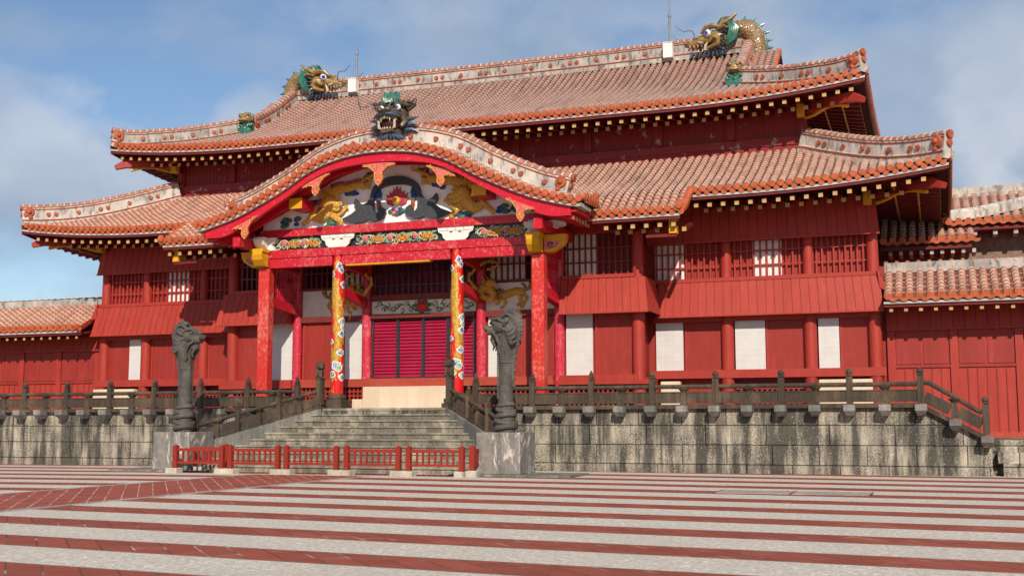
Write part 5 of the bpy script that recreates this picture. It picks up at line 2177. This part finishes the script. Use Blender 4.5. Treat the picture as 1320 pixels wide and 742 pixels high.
b.build('flaming_jewel', [M['maroon_fire'] if 'maroon_fire' in M else plain('crimson flame', (.42, .04, .06), .5, .3, 9), M['gold'], M['green'], M['navy'], M['pink']], ped, smooth=True)
def clouds(_, x, z, n, w, seed, mats, m=(0, 1)):
    rnd = random.Random(seed)
    b = MB()
    for k in range(n):
        b.ball((x+rnd.uniform(-w, w), TY-.03, z+rnd.uniform(-w*.35, w*.35)), rnd.uniform(.06, .105), rnd.choice(m), (1.45, .45, .85), 10, 7)
    b.build('painted_cloud', [M['navy'], M['green'], M['rust'], M['maroon']], ped, smooth=True)
for s in (-1, 1):
    b = MB()
    for z, r in ((8.80, .09), (8.72, .12), (8.60, .10), (8.52, .09)):
        b.ball((s*(.62+.0*z), TY-.06, z), r, 0 if z > 8.55 else 1, (1, .5, 1), 10, 7)
    b.ball((s*.60, TY-.07, 8.36), .10, 2, (.75, .5, 1.2), 10, 7)
    b.ball((s*.60, TY-.07, 8.25), .07, 2, (.75, .5, 1.3), 10, 7)
    b.build('painted_cloud', [M['navy'], M['green'], M['rust'], M['maroon']], ped, smooth=True)
    clouds(b, s*3.85, 8.0, 9, .34, 5+s, None, (1, 1, 0))
    clouds(b, s*3.05, 8.62, 7, .16, 8+s, None, (0, 0, 3))
    clouds(b, s*2.35, 7.87, 8, .28, 12+s, None, (0, 1, 1))
    clouds(b, s*1.55, 8.86, 8, .2, 15+s, None, (0, 0, 1))
    clouds(b, s*.95, 9.36, 5, .14, 25+s, None, (0, 1))
    clouds(b, s*2.2, 9.10, 5, .16, 18+s, None, (1, 3))
# gilded dragons either side
for s in (-1, 1):
    b = MB()
    y0 = TY-.10
    def D(x, z, d=0):
        return (s*x, y0+d, z)
    # tail and body: from the crown of the strut outwards and down to the big head
    body = [(.55, 9.42), (.80, 9.38), (1.02, 9.26), (1.22, 9.10), (1.45, 9.06), (1.72, 9.00), (1.98, 9.02), (2.20, 8.94), (2.34, 8.76), (2.36, 8.50), (2.50, 8.22), (2.74, 8.06), (2.98, 8.08)]
    b.tube([D(*p) for p in body], [.03, .06, .09, .12, .14, .15, .16, .18, .20, .22, .22, .18, .10], 12, 0, flat=F)
    # mane / head
    b.ball(D(2.34, 8.55, -.07), .26, 0, (1.1, .6, 1), 14, 10)
    b.tube([D(2.25, 8.50, -.10), D(2.02, 8.44, -.12), D(1.86, 8.50, -.10)], [.16, .11, .06], 10, 0, flat=F)
    b.tube([D(2.25, 8.36, -.08), D(2.05, 8.28, -.10), D(1.94, 8.32, -.10)], [.10, .07, .04], 10, 0, flat=F)
    for k in range(9):
        a = lerp(.5, 3.0, k/8)
        p0 = Vector((2.36+.20*cos(a), 0, 8.58+.20*sin(a)))
        p1 = Vector((2.36+.50*cos(a)+.06, 0, 8.60+.52*sin(a)))
        b.tube([(s*p0.x, y0-.05, p0.z), (s*((p0.x+p1.x)/2), y0-.06, (p0.z+p1.z)/2+.03), (s*p1.x, y0-.04, p1.z)], [.075, .055, .006], 7, 0, flat=F)
    b.cone(D(2.40, 8.72, -.1), D(2.62, 9.08, -.08), .05, 7)
    # legs and claws
    legs = [([(2.30, 8.26), (2.08, 8.12), (1.92, 8.20), (1.80, 8.34)], .085), ([(2.28, 8.16), (2.06, 7.98), (1.98, 7.90)], .10),
            ([(2.86, 8.14), (3.06, 8.16), (3.20, 8.02), (3.30, 7.94)], .095), ([(2.62, 8.50), (2.86, 8.42), (2.98, 8.26), (2.94, 8.14)], .09),
            ([(1.30, 9.08), (1.16, 8.96), (1.02, 9.0)], .06), ([(1.0, 9.30), (.90, 9.18), (.98, 9.10)], .05)]
    for pts, r in legs:
        b.tube([D(*p) for p in pts], [r*1.25, r, r*.8, r*.7][:len(pts)], 8, 0, flat=F)
        ex, ez = pts[-1]
        for da in (-.8, -.25, .3, .85):
            dx, dz = pts[-1][0]-pts[-2][0], pts[-1][1]-pts[-2][1]
            an = math.atan2(dz, dx)+da
            b.tube([D(ex, ez), D(ex+.09*cos(an), ez+.09*sin(an)), D(ex+.13*cos(an+.4), ez+.13*sin(an+.4))], [.042, .032, .008], 6, 0, flat=F)
    for k in range(len(body)-2):
        (xa, za), (xb_, zb_) = body[k], body[k+1]
        b.cone(D(xa, za+.06+.01*k), D(xa+.05, za+.17+.012*k), .03, 5)
    # flame streaks
    for pts in ([(2.55, 8.85), (2.72, 8.62), (2.66, 8.38), (2.62, 8.26)], [(2.78, 8.62), (2.72, 8.42), (2.80, 8.28)], [(1.40, 9.24), (1.12, 9.14), (.98, 9.22)], [(1.85, 9.14), (1.6, 9.16), (1.4, 9.22)], [(2.2, 9.16), (1.95, 9.14), (1.86, 9.2)]):
        b.tube([D(p[0], p[1], -.02) for p in pts], [.05, .075, .055, .01][:len(pts)], 7, 1, flat=F)
    b.build('gilded_dragon', [M['gold'], M['maroon_pink'] if 'maroon_pink' in M else M.setdefault('maroon_pink', plain('maroon pink flame', (.30, .06, .08), .5, .3, 9))], ped, smooth=True)
# ================================================================== roof dragons
def ridge_dragon(s, label, loc):
    """s=+1: head looks towards -x. local x from 0 (back of the neck) to -3.1 (snout)"""
    root = thing('roof_dragon', label, 'dragon ornament', loc, 'ceramic dragons on the roof')
    tan = 'ceramic_tan'
    def mk(name, b, mats, par=None, smooth=True):
        if name not in ('neck', 'spines'):
            b.v = [(x, y*1.45, z) for x, y, z in b.v]
        if s < 0:
            b.v = [(-x, y, z) for x, y, z in b.v]
            b.f = [tuple(reversed(f)) for f in b.f]
        return b.build(name, mats, par or root, smooth=smooth, local=True)
    # coordinates: X forward (towards snout), converted to -x
    def P(x, z, y=0):
        return (-x, y, z)
    b = MB()
    b.tube([P(.42, -.55), P(.36, .1), P(.42, .55), P(.70, .88), P(1.05, .92), P(1.35, .78), P(1.62, .72)], [.34, .36, .38, .38, .37, .34, .30], 18)
    neck = mk('neck', b, M['scales'])
    b = MB()
    for x, z, dx, dz in ((.88, 1.22, -.10, .22), (.55, 1.16, -.16, .20), (.28, .95, -.24, .12), (.09, .68, -.26, .05), (.02, .38, -.26, .0), (.0, .10, -.26, -.03)):
        b.cone(P(x, z), P(x+dx, z+dz), .075, 6)
    b.tube([P(.95, 1.26), P(.62, 1.20), P(.32, .98), P(.14, .70), P(.04, .38), P(.0, .0)], [.06, .075, .075, .07, .07, .05], 8)
    mk('spines', b, M['ceramic_green'])
    b = MB()
    b.ball(P(1.80, .62), .38, 0, (1.15, 1.0, 1.0), 16, 12)
    b.tube([P(1.75, .72), P(2.15, .70), P(2.50, .58), P(2.85, .50), P(3.08, .50)], [.30, .27, .22, .17, .12], 14)
    b.ball(P(3.02, .54), .13, 0, (1.1, 1.4, .8))
    b.ball(P(2.55, .70), .15, 0, (1.3, 1.25, .85))
    for dy in (-1, 1):
        b.ball(P(2.96, .60, dy*.12), .075, 0)
        b.tube([P(2.45, .82, dy*.22), P(2.25, 1.02, dy*.28), P(2.0, 1.05, dy*.30), P(1.72, .98, dy*.30)], [.05, .10, .11, .06], 8)
        # curled cheek
        b.tube([P(2.12, .44, dy*.28), P(1.92, .58, dy*.33), P(1.74, .48, dy*.34), P(1.78, .30, dy*.33), P(1.96, .24, dy*.31), P(2.2, .20, dy*.26)], [.06, .09, .11, .11, .09, .06], 8)
        b.tube([P(1.75, .86, dy*.30), P(1.50, .92, dy*.40), P(1.30, .84, dy*.42)], [.10, .11, .02], 8, flat=((0, 0, 1), .7))
    # lower jaw
    b.tube([P(1.80, .26), P(2.15, .08), P(2.50, .02), P(2.82, .08)], [.24, .19, .15, .10], 12)
    hd = mk('head', b, M[tan])
    b = MB()
    b.tube([P(1.95, .40), P(2.3, .32), P(2.62, .26)], [.22, .19, .10], 10)
    mk('mouth', b, M['mouth'], hd)
    b = MB()
    for dy in (-1, 1):
        for x in (2.30, 2.45, 2.6, 2.75, 2.9):
            b.cone(P(x, .42-.0*x, dy*.155), P(x, .30, dy*.15), .05, 6)
        for x in (2.25, 2.42, 2.58):
            b.cone(P(x, .14, dy*.14), P(x, .26, dy*.15), .045, 6)
        b.tube([P(2.32, .16, dy*.18), P(2.28, .36, dy*.2), P(2.20, .50, dy*.2)], [.07, .06, .02], 7)
        b.tube([P(2.55, .50, dy*.19), P(2.38, .45, dy*.21)], [.05, .05], 7)
    mk('teeth', b, M['ceramic_cream'], hd)
    for dy in (-1, 1):
        b = MB()
        b.ball(P(2.16, .80, dy*.25), .155, 0, (1, .85, 1), 14, 10)
        e = mk('eye', b, M['eye_white'], hd)
        b = MB()
        b.ball(P(2.20, .79, dy*.325), .085, 0, (1, .8, 1), 12, 8)
        b.tube([P(2.03, .76, dy*.30), P(2.1, .95, dy*.31), P(2.32, .93, dy*.28), P(2.36, .78, dy*.27)], [.03, .05, .05, .02], 7, 1)
        mk('iris', b, [M['eye_blue'], M['ceramic_brown']], hd)
        b = MB()
        b.tube([P(1.82, .95, dy*.20), P(1.55, 1.12, dy*.25), P(1.28, 1.25, dy*.28), P(1.06, 1.44, dy*.28)], [.13, .11, .085, .04], 10)
        b.tube([P(1.70, 1.02, dy*.2), P(1.62, 1.24, dy*.21), P(1.56, 1.42, dy*.22)], [.09, .06, .02], 8)
        mk('horn', b, M['ceramic_tan'], hd)
        b = MB()
        pts = [P(2.72, .70, dy*.12), P(2.74, .88, dy*.14), P(2.80, 1.0, dy*.16), P(2.95, 1.03, dy*.18), P(3.12, .99, dy*.2), P(3.30, 1.10, dy*.25), P(3.42, 1.22, dy*.25)]
        if dy > 0:
            pts = [P(x*-1+.05 if False else -p[0]+.25, p[2]-.16, p[1]) for p, x in zip(pts, pts) for x in (0,)]
        b.tube(pts, [.028, .024, .022, .02, .018, .015, .012], 6)
        mk('whisker', b, M['metal'], hd)
    # mane and crest: sweeping bands from the crown down behind the cheek
    b = MB()
    for dy in (-1, 1):
        for k in range(5):
            r = .10*k
            b.tube([P(1.62-.04*k, 1.22-.02*k, dy*(.16+.01*k)), P(1.40-r*.55, 1.12-.02*k, dy*(.27+.01*k)), P(1.30-r*.75, .84, dy*(.33-.005*k)), P(1.36-r*.6, .56-.02*k, dy*(.34-.01*k)), P(1.50-r*.2, .30-.02*k, dy*.33)],
                   [.05, .075, .085, .075, .015], 8)
        for k in range(5):
            b.tube([P(1.86-.06*k, 1.0, dy*.05*k), P(1.78-.08*k, 1.26, dy*.045*k), P(1.60-.10*k+.10, 1.52-.04*abs(k-1), dy*.04*k)], [.09, .085, .02], 8)
    mk('mane', b, M['ceramic_green'], hd)
    b = MB()
    for dy in (-1, 1):
        for k in range(6):
            z = .80-.14*k
            b.cone(P(1.72, z-.06, dy*.30), P(1.36+.05*k, z+.02-.06*k, dy*.42), .06, 6)
        for k in range(9):
            x = 1.55+.15*k
            b.cone(P(x, .14-.012*k, dy*.20), P(x-.10+.03*k, -.20-.0*k, dy*.34), .065, 6)
    mk('beard', b, M['ceramic_blue'], hd)
    return root
ridge_dragon(1, 'ochre ceramic dragon with green mane at the right end of the top ridge, facing left', (10.50, 6.5, 15.42))
ridge_dragon(-1, 'ochre ceramic dragon with green mane at the left end of the top ridge, facing right', (-10.50, 6.5, 15.42))

# dragon head on the porch gable, facing the court
root = thing('roof_dragon', 'brown ceramic dragon head with green crest and open mouth on the porch gable', 'dragon ornament', (.22, -4.6, 10.37), 'ceramic dragons on the roof')
root.scale = (.86, .86, .86)
def K(x, y, z):
    return (x, y, z)
b = MB()
b.ball(K(0, .15, .92), .50, 0, (1.05, .9, .92), 18, 12)
b.tube([K(0, -.1, .82), K(-.03, -.42, .78), K(-.05, -.66, .74)], [.42, .34, .26], 14, flat=((0, 0, 1), .72))
for dx in (-1, 1):
    b.ball(K(dx*.16-.05, -.74, .86), .12, 0, (1.1, 1, .9))
    b.tube([K(dx*.16, -.30, 1.10), K(dx*.36, -.25, 1.22), K(dx*.58, -.08, 1.16), K(dx*.80, .08, 1.20)], [.08, .12, .10, .02], 8)
    b.tube([K(dx*.45, -.25, .72), K(dx*.52, -.15, .5), K(dx*.44, -.30, .30)], [.12, .13, .08], 8)
    b.tube([K(dx*.5, .1, 1.05), K(dx*.74, .15, 1.22), K(dx*.84, .15, 1.44)], [.14, .13, .03], 8)
b.tube([K(0, .0, .18), K(-.02, -.35, .10), K(-.03, -.58, .14)], [.40, .34, .22], 14, flat=((0, 0, 1), .45))
for dx in (-1, 1):
    for k in range(5):
        b.cone(K(dx*(.18+.12*k), -.34+.07*k, 1.13+.02*k), K(dx*(.22+.19*k), -.52+.10*k, 1.24+.03*k), .06, 6)
    b.ball(K(dx*.30-.04, -.55, .66), .13, 0, (1.1, 1, .8))
hd = b.build('head', M['ceramic_brown'], root, smooth=True, local=True)
b = MB()
b.ball(K(0, -.22, .44), .36, 0, (1.0, .8, .95), 14, 10)
b.build('mouth', M['mouth'], hd, smooth=True, local=True)
b = MB()
for i in range(7):
    x = lerp(-.26, .26, i/6)
    b.cone(K(x-.04, -.66+.35*abs(x), .62), K(x-.04, -.66+.35*abs(x), .53 if i not in (1, 5) else .42), .04, 6)
for i in range(6):
    x = lerp(-.26, .24, i/5)
    b.cone(K(x-.02, -.58+.4*abs(x), .20), K(x-.02, -.60+.4*abs(x), .28), .04, 6)
for dx in (-1, 1):
    b.tube([K(dx*.30-.03, -.50, .22), K(dx*.32-.03, -.52, .40), K(dx*.27-.03, -.52, .56)], [.055, .045, .012], 7)
    b.tube([K(dx*.34-.03, -.46, .68), K(dx*.34-.03, -.50, .52), K(dx*.30-.03, -.54, .34)], [.055, .045, .012], 7)
b.build('teeth', M['ceramic_cream'], hd, smooth=True, local=True)
for dx in (-1, 1):
    b = MB()
    b.ball(K(dx*.33, -.33, 1.02), .115, 0, (1, .9, 1), 14, 10)
    b.build('eye', M['eye_white'], hd, smooth=True, local=True)
    b = MB()
    b.ball(K(dx*.33-.01, -.415, 1.02), .065, 0, (1, .7, 1), 12, 8)
    b.build('iris', M['eye_blue'], hd, smooth=True, local=True)
b = MB()
for i in range(11):
    a = lerp(-1.2, 1.2, i/10)
    b.tube([K(.27*sin(a), -.32+.05*abs(a), 1.22), K(.30*sin(a), -.28, 1.42), K(.26*sin(a), -.14, 1.58), K(.16*sin(a), .04, 1.66-.06*abs(a))], [.085, .09, .08, .02], 8)
b.build('crest', M['ceramic_green'], hd, smooth=True, local=True)
b = MB()
for i in range(13):
    a = lerp(-1.35, 1.35, i/12)
    b.tube([K(.30*sin(a), -.42+.15*abs(a), .10), K(.46*sin(a), -.52+.22*abs(a), -.06), K((.62+.06*(i % 2))*sin(a), -.56+.3*abs(a), -.30+.10*abs(a))], [.07, .06, .01], 7)
for dx in (-1, 1):
    for k in range(3):
        b.tube([K(dx*.48, .0, .62-.2*k), K(dx*.74, .02, .66-.21*k), K(dx*1.0, .05, .70-.27*k)], [.11, .08, .01], 7)
    b.tube([K(dx*.05-.03, -.74, .72), K(dx*.30-.03, -.66, .70), K(dx*.52-.03, -.52, .62)], [.07, .075, .03], 8)
b.build('beard', M['ceramic_blue'], hd, smooth=True, local=True)
b = MB()
b.tube([K(-.22, -.7, .95), K(-.42, -.62, 1.05), K(-.60, -.5, 1.0), K(-.72, -.45, 1.2), K(-.95, -.4, 1.42)], [.025, .022, .02, .016, .012], 6)
b.tube([K(.12, -.7, .95), K(.30, -.66, 1.3), K(.26, -.6, 1.6), K(.34, -.5, 1.85)], [.025, .02, .016, .012], 6)
b.build('whisker', M['metal'], hd, smooth=True, local=True)

# guardian lions at the foot of the descending ridges
for s in (-1, 1):
    root = thing('guardian_lion', 'green and ochre ceramic guardian lion at the foot of the %s upper roof ridge' % ('right' if s > 0 else 'left'), 'lion ornament', (s*9.88, 2.62, 13.08), 'ceramic lions on the roof')
    b = MB()
    b.box(-.30, .30, -.22, .3, -.1, .10)
    for i in range(26):
        rnd = random.Random(i*7+3)
        b.ball((rnd.uniform(-.26, .26), -.12+rnd.uniform(-.06, .1), .14+rnd.uniform(-.06, .20)), rnd.uniform(.06, .10), 0, (1, 1, 1), 8, 6)
    b.ball((0, .05, .25), .27, 0, (1.05, .9, 1), 14, 10)
    b.build('body', M['ceramic_green'], root, smooth=True, local=True)
    b = MB()
    b.ball((0, -.06, .56), .24, 0, (1.15, .95, .95), 14, 10)
    b.ball((0, -.26, .47), .14, 0, (1.5, .8, .8), 12, 8)
    for dx in (-1, 1):
        b.ball((dx*.12, -.26, .66), .06)
        b.tube([(dx*.08, -.25, .72), (dx*.2, -.2, .74), (dx*.28, -.12, .66)], [.035, .05, .03], 7)
    hd = b.build('head', M['ceramic_tan'], root, smooth=True, local=True)
    b = MB()
    b.box(-.16, .16, -.37, -.3, .415, .45)
    b.build('mouth', M['mouth'], hd, local=True)
    b = MB()
    for i in range(12):
        a = lerp(-.4, pi+.4, i/11)
        b.ball((.25*cos(a), .02, .60+.20*sin(a)), .075, 0, (1, 1, 1), 8, 6)
    b.build('mane', M['ceramic_green'], hd, smooth=True, local=True)

# lightning rods in their white boxes
for s in (-1, 1):
    x = 6.78 if s > 0 else -6.92
    zt = 20.5 if s > 0 else 17.9
    root = thing('lightning_rod', 'thin grey lightning rod in a white box on the ridge, the %s' % ('taller right one' if s > 0 else 'shorter left one'), 'lightning rod', (x, 6.45, 15.45), 'lightning rods')
    b = MB()
    b.box(x-.20, x+.17, 6.05, 6.36, 15.42, 16.0)
    b.box(x-.215, x+.185, 6.03, 6.37, 16.003, 16.03)
    b.build('base_box', M['box_white'], root)
    b = MB()
    b.cyl((x, 6.45, 16.0), (x, 6.45, 17.2), .045, .04, 8)
    b.cyl((x, 6.45, 17.2), (x, 6.45, zt), .028, .012, 8)
    b.cyl((x, 6.45, 17.15), (x, 6.45, 17.27), .065, .065, 8)
    b.build('pole', M['metal'], root, smooth=True)
    b = MB()
    for dx in (-.24, .24):
        b.cyl((x, 6.45, 17.2), (x+dx, 6.45, 16.1), .008, .008, 5)
    b.build('stay_wire', M['metal'], root)
b = MB()
b.tube([(-6.60, 5.98, 15.30), (-6.4, 5.6, 15.02), (-6.1, 5.1, 14.68), (-5.85, 4.75, 14.45), (-5.72, 4.5, 14.25), (-5.2, 4.3, 14.14)], .022, 6)
tag(b.build('cable', M['metal'], smooth=True), 'thin dark cable running down the upper tiles from the left rod box', 'cable')

# ================================================================== side buildings
def side_building(s, label, x0, x1, zf_floor, eave_z, eave_y, ridge_z, ridge_y, wall_y, posts, mid_z, band_z):
    root = thing('side_building', label, 'side building', ((x0+x1)/2, wall_y, zf_floor), None)
    a, c = min(x0, x1), max(x0, x1)
    b = MB()
    b.box(a, c, wall_y, wall_y+6, zf_floor, eave_z+.3)
    w = b.build('wall', M['red_plank'], root)
    for p in posts:
        b = MB()
        b.box(p-.11, p+.11, wall_y-.07, wall_y-.001, zf_floor, band_z)
        b.build('post', M['red'], root)
    b = MB()
    ps = [a]+sorted(posts)+[c]
    for pa, pc in zip(ps[:-1], ps[1:]):
        if pc-pa < .5:
            continue
        l = pa+.11
        r = pc-.11
        b.box(l, r, wall_y-.05, wall_y-.001, mid_z-.06, mid_z+.02)
        n = 1 if r-l < 1.2 else 2
        for k in range(n):
            xa, xb = lerp(l, r, k/n)+.03, lerp(l, r, (k+1)/n)-.03
            b.box(xa, xb, wall_y-.028, wall_y-.001, mid_z+.05, band_z-.12)
        m = max(2, int((r-l)/.26))
        for k in range(m+1):
            x = lerp(l, r, k/m)
            b.box(x-.018, x+.018, wall_y-.022, wall_y-.001, zf_floor+.05, mid_z-.063)
    b.build('panelling', M['red_panel'], root)
    b = MB()
    skirt(b, a, c, wall_y-.16, band_z, wall_y-.02, eave_z-.05, w=.32)
    b.build('upper_band', M['red_plank'], root)
    # roof
    T, Pn, Cp = MB(), MB(), MB()
    tab = [(eave_y, eave_z), (lerp(eave_y, ridge_y, .5), lerp(eave_z, ridge_z, .46)), (ridge_y, ridge_z)]
    x = a+.13
    while x < c:
        pts = [(x, y, interp(tab, y)+.012) for y in ys(eave_y, ridge_y, 10)]
        barrel_row(T, pts, (1, 0, 0), .098, .205)
        eave_cap(Cp, (x, eave_y-.01, eave_z+.035), (0, -1, -.12), .112, m=0)
        drip(Cp, (x+.15, eave_y-.02, eave_z-.012), (1, 0, 0), (0, -1, -.12), .25, .12, m=0)
        x += .30
    Pn.grid([[(x, y, interp(tab, y)-.012) for y in ys(eave_y, ridge_y, 8)] for x in (a, c)])
    Pn.grid([[(x, 2*ridge_y-y, interp(tab, y)-.012) for y in ys(eave_y, ridge_y, 8)] for x in (c, a)])
    r = Pn.build('roof', M['pan'], root)
    T.build('roof_tiles', M['barrel_side'], r, smooth=True)
    Cp.build('eave_tiles', M['tile_orange'], r, smooth=True)
    b = MB()
    b.box(a, c, eave_y+.02, eave_y+.12, eave_z-.19, eave_z-.12)
    b.build('eave_mortar', M['verge_grey'], r)
    b = MB()
    b.hexa([(a, eave_y+.08, eave_z-.28), (c, eave_y+.08, eave_z-.28), (c, wall_y, eave_z-.02), (a, wall_y, eave_z-.02),
            (a, eave_y+.08, eave_z-.20), (c, eave_y+.08, eave_z-.20), (c, wall_y, eave_z+.06), (a, wall_y, eave_z+.06)])
    b.build('soffit', M['red_dark'], r)
    x = a+.2
    while x < c:
        q = rafter_mesh(.75, .2)
        q.xf(Matrix.Translation((x, eave_y+.16, eave_z-.36)) @ Matrix.Scale(.8, 4))
        q.build('rafter', [M['red_dark'], M['rafter_end']], root)
        x += .42 if c-a < 12 else .55
    b = MB()
    b.box(a, c, ridge_y-.20, ridge_y+.20, ridge_z-.10, ridge_z+.22)
    for k in range(int((c-a)/.32)):
        b.box(a+.32*k, a+.32*k+.10, ridge_y-.2, ridge_y+.2, ridge_z+.222, ridge_z+.27, 1)
    b.build('ridge', [M['ridge'], M['barrel_cap']], root)
    return root
rb = side_building(1, 'red panelled side building with tiled roof adjoining the hall on the right', 14.68, 24.0, 1.06, 5.08, -.95, 6.08, .70, .40, [14.80, 16.60, 18.42, 20.3, 22.2], 3.10, 4.22)
lb = side_building(-1, 'red panelled side building with tiled roof adjoining the hall on the left', -24.0, -14.72, 1.86, 5.05, -1.05, 6.15, .9, .30, [-14.9, -16.75, -18.6, -20.4, -22.2], 3.03, 4.27)
b = MB()
b.box(14.70, 24.0, .30, .399, .93, 1.10)
b.box(16.9, 24.0, .0, .298, .93, .97)
b.build('base_beam', M['rust'], rb)
b = MB()
b.box(14.255, 14.679, .45, 6, 1.0, 6.2)
b.build('end_wall', M['red_panel'], rb)
b = MB()
b.box(-14.719, -14.255, .45, 6, 1.86, 6.2)
b.build('end_wall', M['red_panel'], lb)
# end verge of the left building's roof beside the hall
b = MB()
b.beam((-14.78, -1.1, 4.94), (-14.78, .9, 6.05), .09, .16)
b.build('verge_board', M['red'], lb)

# farther roofs behind on the right
rear = thing('rear_building', 'farther building with grey and orange tiled roofs behind the right side building', 'rear building', (19, 8, 1))
b = MB()
b.box(14.3, 30, 4.2, 14, 1, 7.1)
b.box(15.2, 30, 4.22, 14, 7.101, 8.1)
m_wood = plain('weathered brown boards', (.20, .135, .10), .8, .3, 5)
b.build('wall', m_wood, rear)
T, Pn, Cp = MB(), MB(), MB()
def slope(xa, xb, tab, sp=.30):
    x = xa+.1
    while x < xb:
        barrel_row(T, [(x, y, interp(tab, y)+.02) for y in ys(tab[0][0], tab[-1][0], 8)], (1, 0, 0), .098, .22)
        eave_cap(Cp, (x, tab[0][0]-.01, tab[0][1]+.04), (0, -1, -.1), .115, m=0)
        drip(Cp, (x+.15, tab[0][0]-.02, tab[0][1]), (1, 0, 0), (0, -1, -.1), .25, .12, m=0)
        x += sp
    Pn.grid([[(x, y, interp(tab, y)) for y in ys(tab[0][0], tab[-1][0], 6)] for x in (xa, xb)])
tabA = [(2.4, 7.22), (3.8, 7.90), (5.6, 8.85)]
slope(14.5, 17.35, tabA)
tabB = [(3.2, 7.88), (4.7, 8.52), (6.4, 9.35)]
slope(16.55, 30, tabB)
Pn.grid([[(x, 12.8-y, interp(tabB, y)) for y in ys(3.2, 6.4, 6)] for x in (30, 16.55)])
r = Pn.build('roof', M['pan'], rear)
T.build('roof_tiles', M['barrel_side'], r, smooth=True)
Cp.build('eave_tiles', M['tile_orange'], r, smooth=True)
b = MB()
b.box(14.5, 17.3, 2.5, 4.1, 6.95, 7.06)
b.box(16.6, 30, 3.3, 4.25, 7.62, 7.74)
for k in range(9):
    b.box(14.75+.32*k, 14.86+.32*k, 2.6, 3.6, 6.80, 6.93, 1)
for k in range(20):
    b.box(16.75+.62*k, 16.88+.62*k, 3.4, 4.2, 7.46, 7.60, 1)
b.build('eave', [M['red_dark'], M['verge_grey']], r)
b = MB()
pts = [Vector((16.6, 3.35, 8.14)), Vector((17.4, 3.75, 8.26)), Vector((18.6, 4.4, 8.56)), Vector((20.0, 5.3, 9.0)), Vector((21.6, 6.4, 9.55))]
rings = []
for i, p in enumerate(pts):
    rings.append([p+Vector((.12, -.12, -.2)), p+Vector((.12, -.12, .08)), p+Vector((.06, -.06, .18)), p+Vector((-.06, .06, .18)), p+Vector((-.12, .12, .08)), p+Vector((-.12, .12, -.2))])
b.grid(rings)
b.add(rings[0], [tuple(range(6))])
b.box(15.6, 30, 6.2, 6.55, 9.1, 9.6)
b.build('ridge', M['ridge_clean'], rear)
b = MB()
b.cyl((16.55, 3.25, 8.28), (16.55, 3.40, 8.28), .13, .13, 12)
b.cyl((16.55, 3.25, 7.98), (16.55, 3.40, 7.98), .12, .12, 12)
b.build('ridge_end_tile', M['tile_orange'], rear)
